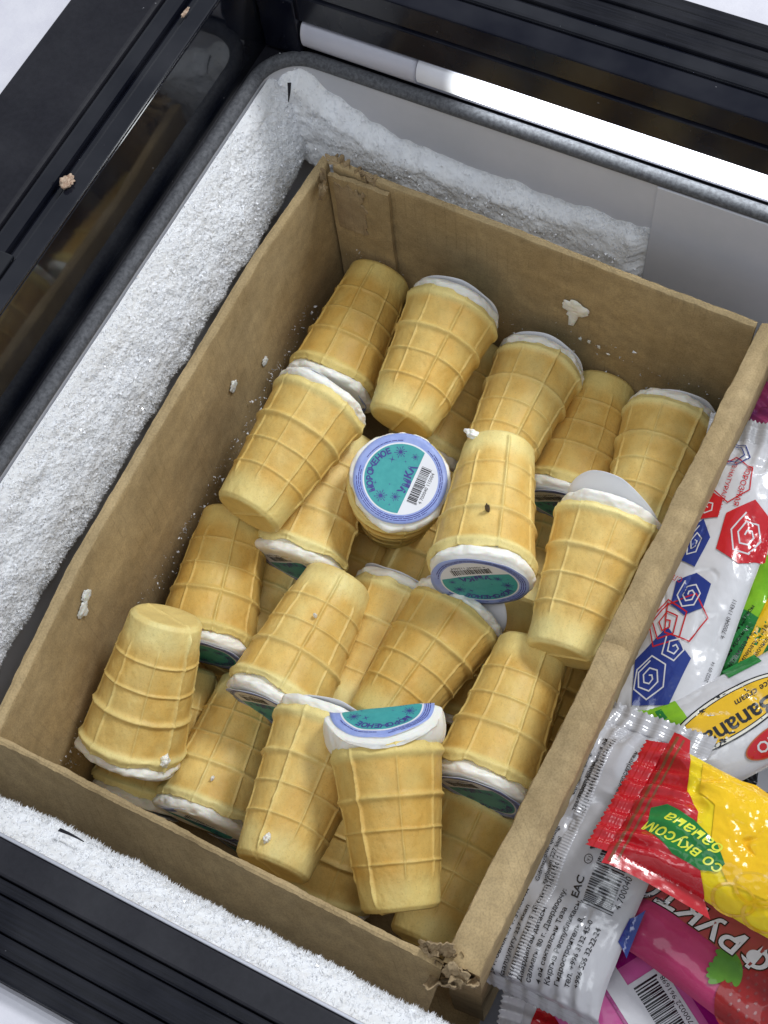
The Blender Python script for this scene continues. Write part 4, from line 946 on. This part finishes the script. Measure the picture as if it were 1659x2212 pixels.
# white pack with blue polygon and red lines, lower layer
wrapper('wrapped_ice_cream', 'shaded white wrapper with blue polygon and red letters under the strawberry pack', (0.3700, -0.3560, -0.112), (0.5000, -0.3980, -0.106), 0.078, 0.012, 'white', 31, roll=-0.1, prints=(
    ('blue_panel', 'blue', [poly2d([(-0.060, 0.030), (-0.010, 0.026), (0.000, 0.000), (-0.022, -0.020), (-0.055, -0.006)]), rect2d(0.052, -0.036, 0.066, -0.01)]),
    ('white_lines', 'white', join2d([line2d([(-0.040, 0.020), (-0.022, 0.012), (-0.016, -0.010), (-0.006, -0.018)], 0.0008), line2d([(-0.034, 0.010), (-0.026, 0.004), (-0.020, -0.012)], 0.0008)])),
    ('red_lines', 'darkred', join2d([line2d(hexa(0.014, 0.000, 0.022, 0.018, 6, 0.4, 0.1, 3), 0.0011, True), line2d(hexa(0.012, -0.004, 0.013, 0.012, 5, 0.9, 0.1, 5), 0.0011, True), tx('А', 0.012, -0.010, 0.018, 0.02, 0.5)])),
    ('lettering', 'darkred', tx('СЛИВ', 0.036, -0.024, 0.0125, 0.005, 0.45, 0.1))))

# magenta pack
pk = []
pl = ['KZ: Молочный продукт', 'Состав: молоко цельное', 'сахар, масло сливочное', 'сухое молоко, стабилизатор', 'ванилин. Хранить при', 'температуре не выше -18', 'Масса нетто 70 г', 'Изготовитель: ОсОО', 'Кыргызская Республика', 'г. Бишкек']
for i, s in enumerate(pl): pk.append(tx(s, -0.030, -0.0035 - 0.0026 * i, 0.0027, 0.012))
for i, s in enumerate(pl): pk.append(tx(s, -0.066, -0.0035 - 0.0026 * i, 0.0027, 0.012))
wrapper('wrapped_ice_cream', 'magenta and pink wrapper with white band, barcode and round emblems', (0.4560, -0.4420, -0.094), (0.3690, -0.3850, -0.088), 0.094, 0.014, 'pink', 36, roll=-0.05, length=0.165, taper=0.024, amp=0.5, prints=(
    ('dark_edge', 'magenta', [rect2d(-0.08, -0.0465, 0.0825, -0.031), rect2d(0.066, -0.032, 0.0825, 0.0), rect2d(-0.08, 0.0125, 0.0825, 0.0145)]),
    ('white_band', 'white', rect2d(-0.08, 0.0, 0.0825, 0.0125)), ('white_field', 'white', rect2d(0.012, -0.0255, 0.056, 0.0005)),
    ('barcode', 'black', join2d([barcode2d(0.015, 0.053, -0.018, -0.002, 12), tx('4 700022 961698', 0.034, -0.0232, 0.0047)])), ('fine_print', 'ink', join2d(pk)),
    ('emblem', 'cream', [disc2d(0.0058, 0.030, 0.0235), disc2d(0.0058, 0.014, 0.0225), disc2d(0.0058, -0.002, 0.0235)]),
    ('emblem_ring', 'green', [disc2d(0.0052, 0.030, 0.0235, r0=0.0046), disc2d(0.0052, -0.002, 0.0235, r0=0.0046), poly2d([(-0.005, 0.021), (-0.001, 0.021), (0.001, 0.025), (-0.003, 0.024)]), poly2d([(0.027, 0.021), (0.031, 0.021), (0.033, 0.025), (0.029, 0.024)])]),
    ('emblem_ring', 'rust', disc2d(0.0054, 0.014, 0.0225, r0=0.0040)), ('emblem_centre', 'sky', join2d([disc2d(0.0036, 0.014, 0.0225)])),
    ('symbols', 'black', join2d([tx('EAC', 0.020, 0.0340, 0.0062, 0.01), tx('Y1', 0.008, 0.0340, 0.0062), line2d([(-0.004, 0.035), (-0.002, 0.039), (0.0, 0.035)], 0.0012), tx('КМС', 0.022, 0.0405, 0.0055, 0.01)]))))

# red corner and striped scraps near the lower edge
wrapper('wrapped_ice_cream', 'red cornered white wrapper half hidden under the magenta pack', (0.3500, -0.4560, -0.118), (0.4600, -0.4300, -0.112), 0.07, 0.010, 'white', 41, roll=0.0, prints=(
    ('red_corner', 'red', poly2d([(-0.035, 0.000), (-0.01, 0.033), (-0.048, 0.034), (-0.054, 0.004)])), ('blue_corner', 'blue', rect2d(0.0, -0.033, 0.03, -0.02))))
wrapper('wrapped_ice_cream', 'white wrapper with blue stripes at the lower right edge', (0.4680, -0.3900, -0.085), (0.5600, -0.4250, -0.08), 0.066, 0.011, 'white', 44, prints=(
    ('blue_stripes', 'sky', [rect2d(-0.048, -0.03 + 0.005 * k, 0.04, -0.028 + 0.005 * k) for k in range(12)]),))
wrapper('wrapped_ice_cream', 'pale wrapper end with crimped seal and fine print below the banana pack', (0.5050, -0.2150, -0.100), (0.4220, -0.2950, -0.098), 0.056, 0.011, 'cream', 47, fold=(0, 0.2), prints=(
    ('fine_print', 'ink', join2d([tx(s, 0.036, 0.015 - 0.0048 * i, 0.0040, 0.01, math.pi) for i, s in enumerate(['Энергетик', 'мүнүстан', 'температ', 'тууруу', 'ЖКТ', 'Өндүр'])])), ('badge', 'rust', ell(0.012, 0.0, 0.012, 0.016))))

# yellow and red pack lying on top
wrapper('wrapped_ice_cream', 'shiny yellow wrapper with folded red end and green banana flavour badge, on top', (0.4738, -0.3230, -0.008), (0.3575, -0.3130, -0.012), 0.076, 0.016, 'yellow', 52, roll=0.05, length=0.165, amp=2.3, wr=1.5, dl=0.0014, de=0.0008, res=(420, 190), taper=0.050, fold=(0, -0.5), twist=0.5, sealmat='red', prints=(
    ('red_field', 'red', poly2d([(0.0825, -0.046), (0.0825, 0.046), (0.020, 0.046), (0.034, 0.030), (0.046, 0.012), (0.050, -0.002), (0.060, -0.012), (0.066, -0.030), (0.072, -0.046)])),
    ('orange_field', 'orange', poly2d([(0.044, -0.010), (0.036, 0.014), (0.020, 0.026), (0.000, 0.022), (-0.012, 0.006), (-0.016, -0.018), (0.000, -0.034), (0.030, -0.040), (0.060, -0.034), (0.054, -0.014)])),
    ('banana_slice', 'gold', [xf(disc2d(1, r0=0.86, n=40), 0.006, 0.020, 0.3, 0.013, 0.009), xf(disc2d(1, r0=0.86, n=40), -0.004, 0.030, 0.3, 0.013, 0.008), xf(disc2d(1, r0=0.86, n=40), 0.014, 0.031, 0.3, 0.012, 0.008)]),
    ('stripes', 'brown', [rect2d(0.0780, -0.044, 0.0800, 0.044), rect2d(0.0745, -0.044, 0.0758, 0.044)]),
    ('green_badge', 'green', [poly2d([(0.073, 0.006), (0.070, 0.019), (0.052, 0.027), (0.036, 0.028), (0.028, 0.024), (0.026, 0.018), (0.034, 0.010), (0.050, 0.004), (0.066, 0.002)]), ell(-0.030, 0.012, 0.018, 0.028)]),
    ('lettering', 'lemon', join2d([tx('со вкусом', 0.049, 0.0170, 0.0092, 0.012, -0.12, 0.25), tx('банана', 0.047, 0.0075, 0.0100, 0.012, -0.12, 0.25)]))))

# packs added low in the gaps, dark film standing in for shade
wrapper('wrapped_ice_cream', 'dark maroon wrapper added deep down to darken the gap below the banana pack', (0.3600, -0.2900, -0.165), (0.5400, -0.2500, -0.165), 0.085, 0.014, 'darkred', 61, prints=(('dark_field', 'black', rect2d(-0.06, -0.03, 0.05, 0.03)),))
wrapper('wrapped_ice_cream', 'dark wrapper added deep down to darken the gap by the right box panel', (0.3700, -0.4700, -0.170), (0.3700, -0.3000, -0.170), 0.085, 0.014, 'black', 63, prints=(('dark_field', 'darkred', rect2d(-0.06, -0.02, 0.05, 0.02)),))
wrapper('wrapped_ice_cream', 'dark wrapper added deep down to darken the gap at the lower right corner', (0.4300, -0.4600, -0.170), (0.5900, -0.3700, -0.170), 0.085, 0.014, 'black', 65, prints=(('dark_field', 'blue', rect2d(-0.06, -0.02, 0.05, 0.02)),))
wrapper('wrapped_ice_cream', 'dark wrapper added deep down to darken the gap by the rear right box corner', (0.3800, -0.2300, -0.170), (0.3800, -0.0400, -0.170), 0.085, 0.014, 'black', 67, prints=(('dark_field', 'darkred', rect2d(-0.06, -0.02, 0.05, 0.02)),))
# ------------------------------------------------------------ spilt cream, crumbs
def blob(name, pts3, rad, seed, m, label, cat, flat=(1, 1, 1), n=4):
    bm = bmesh.new(); bmesh.ops.create_icosphere(bm, subdivisions=n, radius=1.0)
    co = np.array([v.co[:] for v in bm.verts]); r = 1 + 0.75 * fbm(co * 2.2, seed, 4)
    for v, c, k in zip(bm.verts, co, r): v.co = Vector(c * k * rad * np.array(flat))
    me = bpy.data.meshes.new(name); bm.to_mesh(me); bm.free()
    me.polygons.foreach_set('use_smooth', np.ones(len(me.polygons), bool))
    o = obj(name, me, m); o.location = pts3; tag(o, label, cat); return o
def splash(name, path_pts, label, seed, y):
    """thin run of melted cream on the rear panel: outline in x,z"""
    v2, t = subdiv2d(poly2d(path_pts), 0.002)
    n = len(v2); cen = v2.mean(0)
    # distance to outline gives the body its thickness
    ol = np.array(path_pts + [path_pts[0]]); dd = np.full(n, 9.0)
    for a, b in zip(ol[:-1], ol[1:]):
        ab = b - a; q = np.clip(((v2 - a) @ ab) / (ab @ ab), 0, 1); dd = np.minimum(dd, np.linalg.norm(v2 - a - q[:, None] * ab, axis=1))
    th = 0.0013 * np.sqrt(np.clip(dd / 0.004, 0, 1)) * (1 + 0.5 * fbm(st(v2[:, 0] * 300, v2[:, 1] * 300, 0 * v2[:, 0]), seed, 3))
    yb = np.interp(v2[:, 0], [0.01, 0.104, 0.205, 0.3115], [-0.0065, -0.0080, -0.0112, -0.0135])
    P3 = np.stack([v2[:, 0], yb - 0.0010 - th, v2[:, 1]], 1)
    o = obj(name, make_mesh(name, P3, t), M['cream']); tag(o, label, 'ice cream'); return o
sp = []
for i in range(44):
    a = 2 * math.pi * i / 44; rr = 0.0085 * (1 + 0.42 * float(fbm(np.array([math.cos(a) * 1.7, math.sin(a) * 1.7, 3.0]), 8, 4)))
    if -2.0 < a - 2 * math.pi < -1.35: rr *= 2.6 if -1.85 < a - 2 * math.pi < -1.55 else 1.5
    sp.append((0.1925 + rr * 1.15 * math.cos(a), -0.0530 + rr * math.sin(a)))
splash('cream_splash', sp, 'dried white cream splash running down the rear box panel', 3, -0.011)
for k, (x, z) in enumerate(((0.1985, -0.088), (0.205, -0.087), (0.2125, -0.089), (0.220, -0.093))):
    rr_ = random.Random(90 + k)
    splash('cream_smear', [(x + 0.0017 * math.cos(2 * math.pi * i / 14) * rr_.uniform(0.4, 1.1), z + 0.0034 * (1 - 0.15 * k) * math.sin(2 * math.pi * i / 14) * rr_.uniform(0.4, 1.2)) for i in range(14)],
           ('small cream smear nearest the splash on the rear box panel', 'second small cream smear from the splash', 'third small cream smear from the splash', 'last small cream smear, farthest right from the splash')[k], 10 + k, -0.011)
def onleft(y): return np.interp(-y, [0.004, 0.09, 0.22, 0.33, 0.44], [0.0060, 0.0012, 0.0038, 0.0078, 0.0195])
for k, (y, z, s, lb) in enumerate(((-0.3400, -0.0250, 0.0042, 'larger white cream flake stuck high on the left box panel'), (-0.3480, -0.0300, 0.0050, 'lower of two cream flakes high on the left box panel'), (-0.1560, -0.0640, 0.0042, 'white cream flake midway down the left box panel'), (-0.1180, -0.0900, 0.0036, 'white cream flake on the left panel near the peeled cup'))):
    blob('cream_flake', (onleft(y) + 0.001, y, z), s, 20 + k, M['cream'], lb, 'ice cream', (0.13, 0.9, 1.2))
# frost dust along the foot of the left panel
def dust(name, label, n, fy, seed, size):
    r = np.random.default_rng(seed); V = []; Fc = []
    for i in range(n):
        p = fy(r); d = r.normal(0, 1, (4, 3)) * size * (0.3 + r.random() ** 2); b = len(V)
        V += [p + q for q in d]; Fc += [[b, b + 1, b + 2], [b, b + 1, b + 3], [b, b + 2, b + 3], [b + 1, b + 2, b + 3]]
    o = obj(name, make_mesh(name, np.array(V), np.array(Fc), False), M['frost']); tag(o, label, 'frost', None, 'stuff')
def dl(r):
    y = -0.05 - 0.38 * r.random(); return np.array([onleft(y) + 0.0018 + 0.002 * r.random(), y, -0.105 + 0.02 * (y + 0.2) - 0.035 * abs(r.normal(0, 0.6)) + 0.012 * vnoise(np.array([y * 60, 0, 0]), 3)])
dust('frost_dust', 'frost crystals clinging along the foot of the left box panel', 420, dl, 4, 0.0007)
def dw(r): return np.array([0.30 * r.random() + 0.01, -0.0145, -0.075 - 0.05 * r.random()])
dust('frost_dust', 'sparse frost crystals on the lower rear box panel', 160, dw, 5, 0.0007)
# cream lump on a buried cup
def cup_pt(key, ang, t, off=0.0):
    r = RB + (RT - RB) * t + 0.001 + off; p = CUPM[key] @ Vector((r * math.cos(ang), r * math.sin(ang), t * H)); return p
def camside(key):
    m = CUPM[key]; loc = m.inverted() @ Vector(CAM); return math.atan2(loc.y, loc.x)
blob('cream_lump', cup_pt('c30', camside('c30') - 0.1, 0.60), 0.0085, 31, M['cream'], 'rough lump of white cream on the buried cup at right centre', 'ice cream', (1, 1, 0.8))
blob('cream_lump', cup_pt('c9', camside('c9') + 0.85, 0.03), 0.0035, 33, M['cream'], 'small white cream blob on the bottom edge of the scratched cup', 'ice cream', (1.5, 0.8, 0.8))
blob('cream_lump', cup_pt('c12', camside('c12') - 0.75, 0.93), 0.0042, 34, M['cream'], 'white cream fleck near the rim of the upended cup', 'ice cream', (0.6, 0.9, 1.1))
blob('wafer_crumb', (-0.0690, -0.1597, 0.1235), 0.0034, 36, M['crumb'], 'beige crumb on the black rail at the left', 'crumb', (1.1, 1.4, 0.6))
blob('wafer_crumb', (-0.0700, -0.0205, 0.1228), 0.0016, 37, M['crumb'], 'tiny pale crumb in the black rail groove near the corner', 'crumb', (0.7, 2.6, 0.6))
sc = blob('scratch_mark', cup_pt('c9', camside('c9') + 0.05, 0.72), 0.0052, 39, M['dirt'], 'brown scratch on the side of the cup with the visible lid', 'mark', (0.28, 0.28, 1.3))
# dark slivers on the frost
def sliver(p, d, n, l, w, label):
    p, d, n = map(np.array, (p, d, n)); d = d / np.linalg.norm(d); s = np.cross(d, n); s /= np.linalg.norm(s)
    V = []; k = 8
    for i in range(k):
        q = i / (k - 1); ww = w * (1 - q) ** 0.8 + 0.0002; c = p + d * l * q + n * 0.0008 * math.sin(q * 3)
        V += [c - s * ww, c + s * ww, c + s * ww + n * 0.0004, c - s * ww + n * 0.0004]
    f = []
    for i in range(k - 1):
        for j in range(4): f.append([i * 4 + j, i * 4 + (j + 1) % 4, i * 4 + 4 + (j + 1) % 4, i * 4 + 4 + j])
    f += [[3, 2, 1, 0], [k * 4 - 4 + j for j in range(4)]]
    o = obj('plastic_sliver', make_mesh('plastic_sliver', np.array(V), f, False), M['black_matte']); tag(o, label, 'scrap')
sliver((0.098, -0.4735, 0.047), (1, 0.02, -0.02), (0, 0.4, 0.9), 0.015, 0.0008, 'dark plastic sliver lying on the front frost ridge')
sliver((-0.0275, 0.0135, 0.045), (0.1, -0.6, -1), (0.7, -0.6, 0.3), 0.013, 0.0011, 'dark sliver in the frost at the rear left corner')

blob('cream_fleck', cup_pt('c14', camside('c14') + 0.1, 0.42, 0.0006), 0.0022, 51, M['cream'], 'tiny cream fleck halfway along the centre left cup', 'ice cream', (0.5, 0.6, 1.4))
blob('cream_fleck', cup_pt('c19', camside('c19') - 0.35, 0.12, 0.0004), 0.0032, 53, M['cream'], 'cream fleck at the bottom end of the slim golden cup', 'ice cream', (0.5, 0.9, 1.0))
blob('cream_fleck', cup_pt('c18', camside('c18') + 0.1, 0.80, 0.0004), 0.0018, 55, M['cream'], 'cream fleck near the rim of the cup touching the front panel', 'ice cream', (0.5, 0.9, 1.0))
